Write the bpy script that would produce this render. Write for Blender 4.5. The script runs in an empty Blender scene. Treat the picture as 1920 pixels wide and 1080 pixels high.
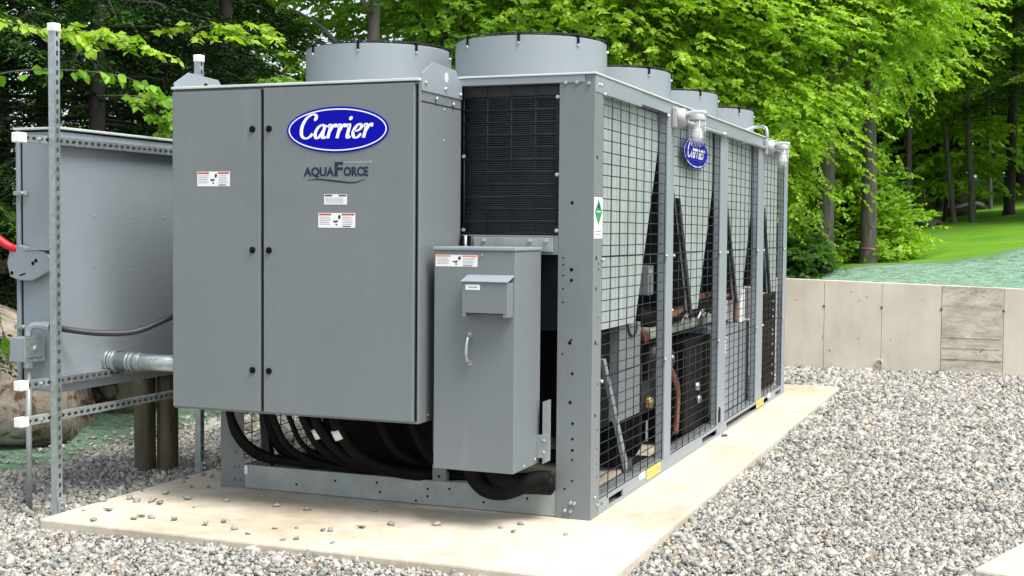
import bpy, math, random
import numpy as np
from mathutils import Matrix, Vector

random.seed(7); RNG = np.random.default_rng(11)
SC = bpy.context.scene
COL = SC.collection

# ------------------------------------------------------------------ camera
cam_d = bpy.data.cameras.new('camera'); cam = bpy.data.objects.new('camera', cam_d); COL.objects.link(cam)
YAW, PITCH, ROLL = 0.372905, -0.044109, 0.008499
cam_d.sensor_width = 36.0; cam_d.lens = 2439.2/1920*36.0; cam_d.clip_start = 0.05; cam_d.clip_end = 600
_f = Vector((-math.sin(YAW)*math.cos(PITCH), math.cos(YAW)*math.cos(PITCH), math.sin(PITCH)))
_r = Vector((math.cos(YAW), math.sin(YAW), 0)); _u = _r.cross(_f)
_r2 = _r*math.cos(ROLL)+_u*math.sin(ROLL); _u2 = _u*math.cos(ROLL)-_r*math.sin(ROLL)
_m = Matrix((_r2, _u2, -_f)).transposed().to_4x4(); _m.translation = Vector((2.0493, -6.3748, 1.4991))
cam.matrix_world = _m
SC.camera = cam

# ------------------------------------------------------------------ sky, sun, exposure
SUN_EL, SUN_AZ = math.radians(62), math.radians(114)      # azimuth clockwise from +Y (north)
world = bpy.data.worlds.new('World'); SC.world = world; world.use_nodes = True
wn = world.node_tree.nodes; wl = world.node_tree.links; wn.clear()
sky = wn.new('ShaderNodeTexSky'); sky.sky_type = 'NISHITA'; sky.sun_disc = False
sky.sun_elevation = SUN_EL; sky.sun_rotation = SUN_AZ; sky.dust_density = 3.0; sky.air_density = 1.0; sky.ozone_density = 1.0
hsv = wn.new('ShaderNodeHueSaturation'); hsv.inputs['Saturation'].default_value = 0.38     # thin white overcast
bg = wn.new('ShaderNodeBackground'); bg.inputs['Strength'].default_value = 0.15
wo = wn.new('ShaderNodeOutputWorld')
wl.new(sky.outputs[0], hsv.inputs['Color']); wl.new(hsv.outputs[0], bg.inputs[0]); wl.new(bg.outputs[0], wo.inputs[0])
sun_d = bpy.data.lights.new('sun', 'SUN'); sun = bpy.data.objects.new('sun', sun_d); COL.objects.link(sun)
sun_d.energy = 2.4; sun_d.angle = math.radians(30); sun_d.color = (1.0, 0.95, 0.87)
_sd = Vector((math.sin(SUN_AZ)*math.cos(SUN_EL), math.cos(SUN_AZ)*math.cos(SUN_EL), math.sin(SUN_EL)))
sun.rotation_euler = _sd.to_track_quat('Z', 'Y').to_euler()
vs = SC.view_settings
vs.view_transform = 'Standard'; vs.look = 'None'; vs.exposure = 0.92; vs.gamma = 1.0; vs.use_curve_mapping = False

# ------------------------------------------------------------------ materials
def mat_new(name):
    m = bpy.data.materials.new(name); m.use_nodes = True
    nt = m.node_tree; b = nt.nodes['Principled BSDF']
    return m, nt, b
def N(nt, t, **kw):
    n = nt.nodes.new(t)
    for k, v in kw.items(): setattr(n, k, v)
    return n
def ramp(nt, stops, interp='LINEAR'):
    r = nt.nodes.new('ShaderNodeValToRGB'); r.color_ramp.interpolation = interp
    e = r.color_ramp.elements
    while len(e) < len(stops): e.new(0.5)
    for i, (p, c) in enumerate(stops):
        e[i].position = p; e[i].color = (*c, 1)
    return r
def noise(nt, scale, detail=4, rough=0.55, coord='Object', stretch=None, dist=0.0):
    tc = nt.nodes.new('ShaderNodeTexCoord'); n = nt.nodes.new('ShaderNodeTexNoise')
    n.inputs['Scale'].default_value = scale; n.inputs['Detail'].default_value = detail
    n.inputs['Roughness'].default_value = rough; n.inputs['Distortion'].default_value = dist
    src = tc.outputs[coord]
    if stretch:
        mp = nt.nodes.new('ShaderNodeMapping'); mp.inputs['Scale'].default_value = stretch
        nt.links.new(src, mp.inputs[0]); src = mp.outputs[0]
    nt.links.new(src, n.inputs['Vector']); return n
def bump(nt, b, src, strength, dist=0.01):
    bp = nt.nodes.new('ShaderNodeBump'); bp.inputs['Strength'].default_value = strength; bp.inputs['Distance'].default_value = dist
    nt.links.new(src, bp.inputs['Height']); nt.links.new(bp.outputs[0], b.inputs['Normal'])
def mixc(nt, fac, a, c, blend='MIX'):
    mx = nt.nodes.new('ShaderNodeMix'); mx.data_type = 'RGBA'; mx.blend_type = blend
    for sock, v in ((mx.inputs[0], fac), (mx.inputs[6], a), (mx.inputs[7], c)):
        if hasattr(v, 'is_linked') or hasattr(v, 'links'): nt.links.new(v, sock)
        elif isinstance(v, (int, float)): sock.default_value = v
        else: sock.default_value = (*v, 1)
    return mx.outputs[2]
def mat_var(name, c0, c1, scale=6, rough=0.5, metal=0.0, bmp=0.0, bscale=60, stretch=None, rvar=0.1):
    """base colour drifting between two tones, uneven roughness, fine relief"""
    m, nt, b = mat_new(name)
    n = noise(nt, scale, 5, 0.6, stretch=stretch)
    r = ramp(nt, [(0.3, c0), (0.7, c1)]); nt.links.new(n.outputs[0], r.inputs[0]); nt.links.new(r.outputs[0], b.inputs['Base Color'])
    mr = nt.nodes.new('ShaderNodeMapRange'); mr.inputs[3].default_value = rough-rvar; mr.inputs[4].default_value = rough+rvar
    n2 = noise(nt, scale*2.3, 3); nt.links.new(n2.outputs[0], mr.inputs[0]); nt.links.new(mr.outputs[0], b.inputs['Roughness'])
    b.inputs['Metallic'].default_value = metal
    if bmp: bump(nt, b, noise(nt, bscale, 3).outputs[0], bmp, 0.002)
    return m
M = {}
def mat_paint(name, c):
    m, nt, b = mat_new(name)
    n1 = noise(nt, 1.3, 5, 0.6); n2 = noise(nt, 5.0, 6, 0.7, stretch=(4, 4, 0.35)); n3 = noise(nt, 14, 6, 0.75); n4 = noise(nt, 180, 3)
    r1 = ramp(nt, [(0.3, tuple(v*0.95 for v in c)), (0.7, tuple(v*1.05 for v in c))]); nt.links.new(n1.outputs[0], r1.inputs[0])
    r2 = ramp(nt, [(0.56, (0, 0, 0)), (0.78, (1, 1, 1))]); nt.links.new(n2.outputs[0], r2.inputs[0])
    f = N(nt, 'ShaderNodeMath', operation='MULTIPLY'); f.inputs[1].default_value = 0.16; nt.links.new(r2.outputs[0], f.inputs[0])
    o = mixc(nt, f.outputs[0], r1.outputs[0], (0.36, 0.34, 0.29))
    r3 = ramp(nt, [(0.30, (0.86, 0.86, 0.85)), (0.45, (1, 1, 1))]); nt.links.new(n3.outputs[0], r3.inputs[0])
    o = mixc(nt, 0.35, o, r3.outputs[0], 'MULTIPLY')
    nt.links.new(o, b.inputs['Base Color'])
    mr = nt.nodes.new('ShaderNodeMapRange'); mr.inputs[3].default_value = 0.30; mr.inputs[4].default_value = 0.52
    nt.links.new(n3.outputs[0], mr.inputs[0]); nt.links.new(mr.outputs[0], b.inputs['Roughness'])
    wv = noise(nt, 2.2, 2, 0.4)          # sheet metal is never quite flat
    ad = N(nt, 'ShaderNodeMath', operation='MULTIPLY_ADD'); ad.inputs[1].default_value = 0.02; nt.links.new(n4.outputs[0], ad.inputs[0]); nt.links.new(wv.outputs[0], ad.inputs[2])
    bump(nt, b, ad.outputs[0], 0.25, 0.012)
    return m
M['paint'] = mat_paint('grey enamel', (0.160, 0.183, 0.193))
M['paint_light'] = mat_paint('grey enamel pale', (0.235, 0.270, 0.300))
M['paint_fan'] = mat_var('grey fan enamel', (0.205, 0.237, 0.260), (0.23, 0.264, 0.288), 2.0, 0.45, 0, 0.03, 90)
M['galv'] = mat_var('galvanised steel', (0.36, 0.41, 0.42), (0.54, 0.58, 0.59), 30, 0.38, 0.75, 0.05, 80)
M['galv_dull'] = mat_var('dull galvanised steel', (0.27, 0.31, 0.31), (0.38, 0.42, 0.41), 9, 0.5, 0.4, 0.05, 60)
M['sheet'] = mat_var('pale galvanised sheet and skylit edges', (0.50, 0.54, 0.53), (0.60, 0.64, 0.62), 4, 0.42, 0.1, 0.02, 40)
M['plate'] = mat_var('pale coil end sheet', (0.33, 0.385, 0.375), (0.42, 0.475, 0.46), 4, 0.45, 0.1, 0.02, 40)
M['lamp_grey'] = mat_var('cast lamp housing', (0.36, 0.37, 0.37), (0.44, 0.45, 0.45), 14, 0.5, 0.2)
M['black'] = mat_var('black rubber', (0.004, 0.0042, 0.0045), (0.008, 0.0083, 0.0088), 8, 0.55, 0, 0.1, 90)
M['black'].node_tree.nodes['Principled BSDF'].inputs['Specular IOR Level'].default_value = 0.08
M['charcoal'] = mat_var('charcoal steel', (0.012, 0.015, 0.019), (0.022, 0.026, 0.031), 6, 0.5)
M['coil'] = mat_var('dark coil fins', (0.010, 0.016, 0.022), (0.022, 0.032, 0.042), 12, 0.42, 0.2)
M['wire'] = mat_var('dark coated wire', (0.014, 0.017, 0.019), (0.022, 0.026, 0.029), 8, 0.6)
M['wire'].node_tree.nodes['Principled BSDF'].inputs['Specular IOR Level'].default_value = 0.2
M['copper'] = mat_var('copper pipe', (0.22, 0.10, 0.07), (0.34, 0.15, 0.10), 12, 0.42, 0.7)
M['brass'] = mat_var('brass fitting', (0.30, 0.20, 0.08), (0.42, 0.30, 0.13), 12, 0.35, 0.8)
M['white'] = mat_var('white plastic', (0.74, 0.74, 0.74), (0.80, 0.80, 0.80), 10, 0.5)
M['bulb'] = mat_var('white bulb', (0.82, 0.84, 0.84), (0.86, 0.87, 0.87), 10, 0.35)
M['label'] = mat_var('white sticker', (0.72, 0.73, 0.74), (0.80, 0.80, 0.80), 20, 0.45)
M['label_text'] = mat_var('grey sticker print', (0.22, 0.23, 0.25), (0.34, 0.35, 0.37), 60, 0.5)
M['label_red'] = mat_var('red sticker print', (0.42, 0.07, 0.04), (0.52, 0.10, 0.06), 40, 0.5)
M['label_orange'] = mat_var('orange sticker print', (0.72, 0.16, 0.03), (0.8, 0.2, 0.05), 40, 0.5)
M['label_navy'] = mat_var('navy sticker print', (0.03, 0.04, 0.16), (0.04, 0.055, 0.2), 40, 0.5)
M['label_yellow'] = mat_var('yellow sticker', (0.78, 0.55, 0.02), (0.84, 0.6, 0.04), 20, 0.45)
M['label_green'] = mat_var('green sticker print', (0.01, 0.24, 0.07), (0.015, 0.28, 0.09), 20, 0.45)
M['ink'] = mat_var('dark ink', (0.02, 0.03, 0.05), (0.03, 0.045, 0.07), 20, 0.4)
M['ink'].node_tree.nodes['Principled BSDF'].inputs['Specular IOR Level'].default_value = 0.1
M['olive'] = mat_var('olive insulation', (0.20, 0.23, 0.19), (0.30, 0.33, 0.27), 6, 0.7, 0, 0.2, 60)
M['blue'] = mat_var('emblem blue', (0.001, 0.0015, 0.33), (0.001, 0.0015, 0.37), 3, 0.5)
M['blue'].node_tree.nodes['Principled BSDF'].inputs['Specular IOR Level'].default_value = 0.12
M['emblem_white'] = mat_var('emblem white', (0.80, 0.81, 0.83), (0.84, 0.84, 0.85), 6, 0.35)
M['red'] = mat_var('red handle', (0.55, 0.008, 0.02), (0.65, 0.015, 0.03), 6, 0.4)
M['brown_pipe'] = mat_var('weathered brown pipe', (0.055, 0.045, 0.025), (0.15, 0.125, 0.08), 7, 0.5, 0.2, 0.1, 40, stretch=(2, 2, 0.4))
M['bark'] = mat_var('grey bark', (0.04, 0.039, 0.032), (0.125, 0.12, 0.10), 9, 0.9, 0, 0.9, 25, stretch=(2.5, 2.5, 0.35))
M['bark_dark'] = mat_var('dark bark', (0.016, 0.014, 0.012), (0.048, 0.042, 0.036), 9, 0.9, 0, 0.9, 25, stretch=(2.5, 2.5, 0.35))
M['bark_pale'] = mat_var('pale smooth bark', (0.17, 0.155, 0.13), (0.30, 0.28, 0.24), 5, 0.85, 0, 0.4, 18, stretch=(1, 1, 0.5))
M['pink'] = mat_var('pink flagging', (0.50, 0.06, 0.22), (0.58, 0.09, 0.28), 6, 0.5)
M['magenta'] = mat_var('magenta petals', (0.45, 0.01, 0.16), (0.6, 0.03, 0.25), 6, 0.5)
M['roof_tile'] = mat_var('brown shingle', (0.06, 0.035, 0.03), (0.1, 0.055, 0.05), 10, 0.85)
M['red_wall'] = mat_var('reddish clapboard', (0.16, 0.07, 0.06), (0.2, 0.09, 0.075), 3, 0.8)
M['dead_leaf'] = mat_var('dry brown leaf', (0.13, 0.08, 0.05), (0.20, 0.13, 0.09), 15, 0.8)

def mat_glass():
    m, nt, b = mat_new('clear globe glass')
    b.inputs['Base Color'].default_value = (0.93, 0.97, 0.96, 1); b.inputs['Roughness'].default_value = 0.06
    b.inputs['Roughness'].default_value = 0.12; b.inputs['Specular IOR Level'].default_value = 0.4
    tr = nt.nodes.new('ShaderNodeBsdfTransparent'); mx = nt.nodes.new('ShaderNodeMixShader'); mx.inputs[0].default_value = 0.16
    nt.links.new(tr.outputs[0], mx.inputs[1]); nt.links.new(b.outputs[0], mx.inputs[2]); nt.links.new(mx.outputs[0], nt.nodes['Material Output'].inputs['Surface'])
    return m
M['glass'] = mat_glass()
def mat_pane():
    m, nt, b = mat_new('dark window pane')
    b.inputs['Base Color'].default_value = (0.03, 0.035, 0.04, 1); b.inputs['Roughness'].default_value = 0.1
    return m
M['pane'] = mat_pane()

def mat_leaf(name, dark, mid, light, trans=0.5, rough=0.45):
    m, nt, b = mat_new(name)
    at = N(nt, 'ShaderNodeAttribute', attribute_name='rnd')
    r = ramp(nt, [(0.0, dark), (0.5, mid), (1.0, light)]); nt.links.new(at.outputs['Fac'], r.inputs[0])
    nt.links.new(r.outputs[0], b.inputs['Base Color']); b.inputs['Roughness'].default_value = rough
    b.inputs['Specular IOR Level'].default_value = 0.35
    tr = nt.nodes.new('ShaderNodeBsdfTranslucent')
    tc = mixc(nt, 1.0, r.outputs[0], (1.15, 1.25, 0.6), 'MULTIPLY'); nt.links.new(tc, tr.inputs[0])
    mx = nt.nodes.new('ShaderNodeMixShader'); mx.inputs[0].default_value = trans
    nt.links.new(b.outputs[0], mx.inputs[1]); nt.links.new(tr.outputs[0], mx.inputs[2])
    nt.links.new(mx.outputs[0], nt.nodes['Material Output'].inputs['Surface'])
    return m
M['leaf_bright'] = mat_leaf('bright spring leaves', (0.13, 0.26, 0.012), (0.28, 0.47, 0.022), (0.46, 0.64, 0.09))
M['leaf_mid'] = mat_leaf('mid green leaves', (0.07, 0.175, 0.012), (0.16, 0.33, 0.02), (0.30, 0.49, 0.055))
M['leaf_dark'] = mat_leaf('deep green leaves', (0.028, 0.08, 0.012), (0.055, 0.14, 0.016), (0.11, 0.24, 0.025))
M['leaf_beech'] = mat_leaf('fresh beech leaves', (0.10, 0.24, 0.012), (0.17, 0.38, 0.02), (0.25, 0.48, 0.04), 0.5)
M['needle'] = mat_leaf('dark hemlock needles', (0.007, 0.022, 0.007), (0.016, 0.047, 0.010), (0.06, 0.15, 0.015), 0.25)
M['needle_olive'] = mat_leaf('olive conifer needles', (0.03, 0.06, 0.016), (0.07, 0.125, 0.025), (0.17, 0.24, 0.045), 0.25)
M['leaf_red'] = mat_leaf('dark red leaves', (0.025, 0.008, 0.010), (0.05, 0.015, 0.018), (0.08, 0.025, 0.025), 0.3)

def mat_slab():
    m, nt, b = mat_new('pale concrete slab')
    n1 = noise(nt, 0.9, 5, 0.6, dist=0.4); n2 = noise(nt, 7, 6, 0.7); n3 = noise(nt, 90, 3)
    c = ramp(nt, [(0.30, (0.42, 0.36, 0.265)), (0.48, (0.545, 0.495, 0.40)), (0.7, (0.625, 0.585, 0.50))]); nt.links.new(n1.outputs[0], c.inputs[0])
    c2 = ramp(nt, [(0.3, (0.72, 0.70, 0.66)), (0.58, (1, 1, 1))]); nt.links.new(n2.outputs[0], c2.inputs[0])
    o = mixc(nt, 0.8, c.outputs[0], c2.outputs[0], 'MULTIPLY')
    c3 = ramp(nt, [(0.35, (0.86, 0.86, 0.86)), (0.65, (1, 1, 1))]); nt.links.new(n3.outputs[0], c3.inputs[0])
    o = mixc(nt, 0.7, o, c3.outputs[0], 'MULTIPLY')
    nt.links.new(o, b.inputs['Base Color']); b.inputs['Roughness'].default_value = 0.85
    bump(nt, b, n3.outputs[0], 0.25, 0.003)
    return m
M['slab'] = mat_slab()

def mat_wall(name, stained):
    m, nt, b = mat_new(name)
    n1 = noise(nt, 1.6, 5, 0.6, dist=0.3); n3 = noise(nt, 70, 3)
    pits = noise(nt, 16, 2, 0.5); pits.inputs['Distortion'].default_value = 0.6
    drip = noise(nt, 2.4, 5, 0.65, stretch=(2.2, 1, 0.8))
    c = ramp(nt, [(0.3, (0.56, 0.51, 0.425)), (0.65, (0.68, 0.63, 0.535))]); nt.links.new(n1.outputs[0], c.inputs[0])
    d = ramp(nt, [(0.32, (0.90, 0.90, 0.885)), (0.55, (1, 1, 1))]); nt.links.new(drip.outputs[0], d.inputs[0])
    o = mixc(nt, 0.8, c.outputs[0], d.outputs[0], 'MULTIPLY')
    p = ramp(nt, [(0.24, (0.30, 0.26, 0.22)), (0.28, (1, 1, 1))]); nt.links.new(pits.outputs[0], p.inputs[0])
    o = mixc(nt, 0.9, o, p.outputs[0], 'MULTIPLY')
    h = n3.outputs[0]
    if stained:
        w = noise(nt, 2.2, 6, 0.75, stretch=(1.2, 1, 4.5), dist=0.5)
        s = ramp(nt, [(0.40, (0.58, 0.565, 0.53)), (0.58, (1, 1, 1))]); nt.links.new(w.outputs[0], s.inputs[0])
        o = mixc(nt, 0.85, o, s.outputs[0], 'MULTIPLY')
        s2 = noise(nt, 9, 5, 0.8, stretch=(1, 1, 3)); r2 = ramp(nt, [(0.36, (0.5, 0.49, 0.46)), (0.47, (1, 1, 1))]); nt.links.new(s2.outputs[0], r2.inputs[0])
        o = mixc(nt, 0.7, o, r2.outputs[0], 'MULTIPLY'); h = s2.outputs[0]
    nt.links.new(o, b.inputs['Base Color']); b.inputs['Roughness'].default_value = 0.9
    bump(nt, b, h, 0.35, 0.004)
    return m
M['wall'] = mat_wall('cast concrete wall', False)
M['wall_stained'] = mat_wall('stained board marked concrete', True)

def mat_rock():
    m, nt, b = mat_new('weathered boulder')
    n1 = noise(nt, 2.2, 6, 0.65, dist=0.5); n2 = noise(nt, 12, 6, 0.7); n3 = noise(nt, 2.8, 5, 0.65, dist=1.0, stretch=(1, 1, 1.6))
    c = ramp(nt, [(0.3, (0.20, 0.165, 0.12)), (0.55, (0.40, 0.35, 0.29)), (0.75, (0.54, 0.50, 0.44))]); nt.links.new(n1.outputs[0], c.inputs[0])
    k = ramp(nt, [(0.52, (0, 0, 0)), (0.58, (1, 1, 1))]); nt.links.new(n3.outputs[0], k.inputs[0])
    o = mixc(nt, k.outputs[0], c.outputs[0], (0.12, 0.075, 0.042))
    s = ramp(nt, [(0.3, (0.55, 0.55, 0.55)), (0.65, (1, 1, 1))]); nt.links.new(n2.outputs[0], s.inputs[0])
    o = mixc(nt, 0.8, o, s.outputs[0], 'MULTIPLY')
    nt.links.new(o, b.inputs['Base Color']); b.inputs['Roughness'].default_value = 0.92
    bump(nt, b, n2.outputs[0], 0.8, 0.03)
    return m
M['rock'] = mat_rock()
M['rock_dark'] = mat_var('mossy dark stone', (0.05, 0.05, 0.045), (0.12, 0.12, 0.10), 5, 0.95, 0, 0.6, 12)

def stone_ramp(nt, fac):
    r = ramp(nt, [(0.0, (0.12, 0.125, 0.125)), (0.10, (0.21, 0.215, 0.21)), (0.30, (0.30, 0.305, 0.295)), (0.50, (0.385, 0.375, 0.345)),
                  (0.70, (0.455, 0.44, 0.405)), (0.88, (0.54, 0.525, 0.49)), (0.94, (0.44, 0.38, 0.30)), (0.98, (0.26, 0.19, 0.14)), (1.0, (0.33, 0.335, 0.29))])
    nt.links.new(fac, r.inputs[0]); return r.outputs[0]
def mat_gravel():
    m, nt, b = mat_new('crushed stone')
    at = N(nt, 'ShaderNodeAttribute', attribute_name='rnd')
    o = stone_ramp(nt, at.outputs['Fac'])
    n = noise(nt, 120, 3); r = ramp(nt, [(0.3, (0.75, 0.75, 0.75)), (0.7, (1.05, 1.05, 1.05))]); nt.links.new(n.outputs[0], r.inputs[0])
    o = mixc(nt, 0.8, o, r.outputs[0], 'MULTIPLY')
    o = mixc(nt, 1.0, o, (0.95, 0.95, 0.93), 'MULTIPLY')
    nt.links.new(o, b.inputs['Base Color']); b.inputs['Roughness'].default_value = 0.85
    return m
M['gravel'] = mat_gravel()

def mat_ground():
    m, nt, b = mat_new('mixed ground')
    A = lambda k: N(nt, 'ShaderNodeAttribute', attribute_name=k).outputs['Fac']
    # forest floor
    nf = noise(nt, 3, 6, 0.7); cf = ramp(nt, [(0.3, (0.025, 0.03, 0.012)), (0.6, (0.06, 0.065, 0.025)), (0.75, (0.10, 0.075, 0.045))]); nt.links.new(nf.outputs[0], cf.inputs[0])
    # lawn
    nl = noise(nt, 0.6, 6, 0.7); cl = ramp(nt, [(0.3, (0.075, 0.20, 0.012)), (0.55, (0.13, 0.29, 0.018)), (0.75, (0.20, 0.33, 0.035))]); nt.links.new(nl.outputs[0], cl.inputs[0])
    nl2 = noise(nt, 24, 5, 0.7); cl2 = ramp(nt, [(0.3, (0.6, 0.6, 0.6)), (0.65, (1.1, 1.1, 1.1))]); nt.links.new(nl2.outputs[0], cl2.inputs[0])
    lawn = mixc(nt, 0.8, cl.outputs[0], cl2.outputs[0], 'MULTIPLY')
    # hydroseed mulch: teal green fibre over soil
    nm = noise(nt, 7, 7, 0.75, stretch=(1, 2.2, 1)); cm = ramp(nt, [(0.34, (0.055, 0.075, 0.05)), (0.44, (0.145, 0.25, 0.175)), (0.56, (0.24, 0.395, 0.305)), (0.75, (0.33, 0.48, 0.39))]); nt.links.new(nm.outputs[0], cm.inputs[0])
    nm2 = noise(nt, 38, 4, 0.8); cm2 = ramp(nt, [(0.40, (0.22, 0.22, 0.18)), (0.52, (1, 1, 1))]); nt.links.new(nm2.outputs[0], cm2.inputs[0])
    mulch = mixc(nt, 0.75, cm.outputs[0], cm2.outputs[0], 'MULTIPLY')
    # gravel bed seen between the stones and beyond them
    vo = N(nt, 'ShaderNodeTexVoronoi'); vo.inputs['Scale'].default_value = 34
    tc = N(nt, 'ShaderNodeTexCoord'); nt.links.new(tc.outputs['Object'], vo.inputs['Vector'])
    sp = N(nt, 'ShaderNodeSeparateColor'); nt.links.new(vo.outputs['Color'], sp.inputs[0])
    st = stone_ramp(nt, sp.outputs[0])
    dk = ramp(nt, [(0.0, (1, 1, 1)), (0.75, (0.35, 0.35, 0.35))]); nt.links.new(vo.outputs['Distance'], dk.inputs[0])
    grav = mixc(nt, 0.45, st, (0.27, 0.26, 0.235))
    o = mixc(nt, A('m_lawn'), cf.outputs[0], lawn)
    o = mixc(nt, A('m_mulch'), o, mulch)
    o = mixc(nt, A('m_gravel'), o, grav)
    nt.links.new(o, b.inputs['Base Color']); b.inputs['Roughness'].default_value = 0.95
    b.inputs['Specular IOR Level'].default_value = 0.2
    bump(nt, b, nm2.outputs[0], 0.6, 0.02)
    return m
M['ground'] = mat_ground()

# ------------------------------------------------------------------ mesh helpers
ORG = {}
class MB:
    def __init__(self): self.v = []; self.f = []
    def add(self, vs_, fs_):
        o = len(self.v); self.v += [tuple(q) for q in vs_]; self.f += [tuple(i+o for i in f) for f in fs_]; return self
    def box(self, x0, x1, y0, y1, z0, z1):
        return self.add([(x0,y0,z0),(x1,y0,z0),(x1,y1,z0),(x0,y1,z0),(x0,y0,z1),(x1,y0,z1),(x1,y1,z1),(x0,y1,z1)],
                        [(0,3,2,1),(4,5,6,7),(0,1,5,4),(1,2,6,5),(2,3,7,6),(3,0,4,7)])
    def obox(self, o, u, v, w):
        """box from a corner along three vectors"""
        o, u, v, w = map(Vector, (o, u, v, w))
        return self.add([o, o+u, o+u+v, o+v, o+w, o+u+w, o+u+v+w, o+v+w],
                        [(0,3,2,1),(4,5,6,7),(0,1,5,4),(1,2,6,5),(2,3,7,6),(3,0,4,7)])
    def prism(self, poly, ex):
        ex = Vector(ex); n = len(poly); p = [Vector(q) for q in poly]
        return self.add(p+[q+ex for q in p], [tuple(range(n))[::-1], tuple(range(n, 2*n))]+[(i, (i+1) % n, n+(i+1) % n, n+i) for i in range(n)])
    def tube(self, path, r, n=8, cap=True):
        path = [Vector(q) for q in path]; k = len(path)
        rs = r if isinstance(r, (list, tuple)) else [r]*k
        t0 = (path[1]-path[0]).normalized(); ref = Vector((0,0,1)) if abs(t0.z) < 0.9 else Vector((1,0,0))
        a = t0.cross(ref).normalized(); vs_ = []
        for i in range(k):
            t = (path[min(i+1, k-1)]-path[max(i-1, 0)]).normalized()
            a = (a-t*a.dot(t)).normalized(); b_ = t.cross(a)
            for j in range(n):
                an = 2*math.pi*j/n; vs_.append(path[i]+(a*math.cos(an)+b_*math.sin(an))*rs[i])
        fs_ = [(i*n+j, i*n+(j+1) % n, (i+1)*n+(j+1) % n, (i+1)*n+j) for i in range(k-1) for j in range(n)]
        if cap: fs_ += [tuple(range(n))[::-1], tuple(range((k-1)*n, k*n))]
        return self.add(vs_, fs_)
    def lathe(self, prof, c, axis=(0,0,1), n=24):
        """profile of (radius, height along axis)"""
        ax = Vector(axis).normalized(); c = Vector(c)
        a = ax.cross(Vector((0,1,0)) if abs(ax.y) < 0.9 else Vector((1,0,0))).normalized(); b_ = ax.cross(a)
        vs_ = []; k = len(prof)
        for r, h in prof:
            for j in range(n):
                an = 2*math.pi*j/n; vs_.append(c+ax*h+(a*math.cos(an)+b_*math.sin(an))*r)
        return self.add(vs_, [(i*n+j, i*n+(j+1) % n, (i+1)*n+(j+1) % n, (i+1)*n+j) for i in range(k-1) for j in range(n)])
    def build(self, name, mat, parent=None, smooth=False, bevel=0.0, kind=None):
        me = bpy.data.meshes.new(name)
        og = ORG.get(parent.name, Vector((0,0,0))) if parent else Vector((0,0,0))
        me.from_pydata([tuple(Vector(q)-og) for q in self.v], [], self.f); me.update()
        return finish(name, me, mat, parent, smooth, bevel, kind)
def finish(name, me, mat, parent=None, smooth=False, bevel=0.0, kind=None):
    me.materials.append(M[mat] if isinstance(mat, str) else mat)
    o = bpy.data.objects.new(name, me); COL.objects.link(o)
    if parent: o.parent = parent; ORG[o.name] = ORG.get(parent.name, Vector((0,0,0)))
    if smooth:
        for p in me.polygons: p.use_smooth = True
        if smooth == 'auto':
            try: me.set_sharp_from_angle(angle=math.radians(40))
            except Exception: pass
    if bevel:
        b = o.modifiers.new('bevel', 'BEVEL'); b.width = bevel; b.segments = 2; b.limit_method = 'ANGLE'
    if kind: o['kind'] = kind
    return o
def thing(name, label, cat, loc=(0,0,0), group=None):
    o = bpy.data.objects.new(name, None); COL.objects.link(o); o.location = loc; o.empty_display_size = 0.1
    ORG[o.name] = Vector(loc); o['label'] = label; o['category'] = cat
    if group: o['group'] = group
    return o
def tag(o, label, cat, group=None):
    o['label'] = label; o['category'] = cat
    if group: o['group'] = group
    return o
def sm(path, n=6):
    """Catmull-Rom through the points"""
    P = [np.array(q, float) for q in path]; P = [2*P[0]-P[1]]+P+[2*P[-1]-P[-2]]; out = []
    for i in range(1, len(P)-2):
        for k in range(n):
            t = k/n; a, b_, c, d = P[i-1], P[i], P[i+1], P[i+2]
            out.append(tuple(0.5*((2*b_)+(c-a)*t+(2*a-5*b_+4*c-d)*t*t+(3*b_-a-3*c+d)*t**3)))
    out.append(tuple(P[-2])); return out
def text_mesh(s, size, o, u, v, n, depth, name, mat, parent, width=None, bold=0.0, shear=0.0):
    cu = bpy.data.curves.new(name, 'FONT'); cu.body = s; cu.size = size; cu.extrude = depth; cu.offset = bold; cu.shear = shear
    cu.resolution_u = 3
    ob = bpy.data.objects.new(name+'_tmp', cu); COL.objects.link(ob)
    dg = bpy.context.evaluated_depsgraph_get(); me = bpy.data.meshes.new_from_object(ob.evaluated_get(dg))
    bpy.data.objects.remove(ob); bpy.data.curves.remove(cu)
    co = np.empty(len(me.vertices)*3); me.vertices.foreach_get('co', co); co = co.reshape(-1, 3)
    co[:, 0] -= co[:, 0].min()
    if width: co[:, 0] *= width/co[:, 0].max()
    og = np.array(ORG.get(parent.name, Vector((0,0,0))))
    w = np.array(o)-og+np.outer(co[:, 0], u)+np.outer(co[:, 1], v)+np.outer(co[:, 2], n)
    me.vertices.foreach_set('co', w.ravel()); me.update(); me.name = name; me.materials.clear()
    return finish(name, me, mat, parent)

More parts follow.
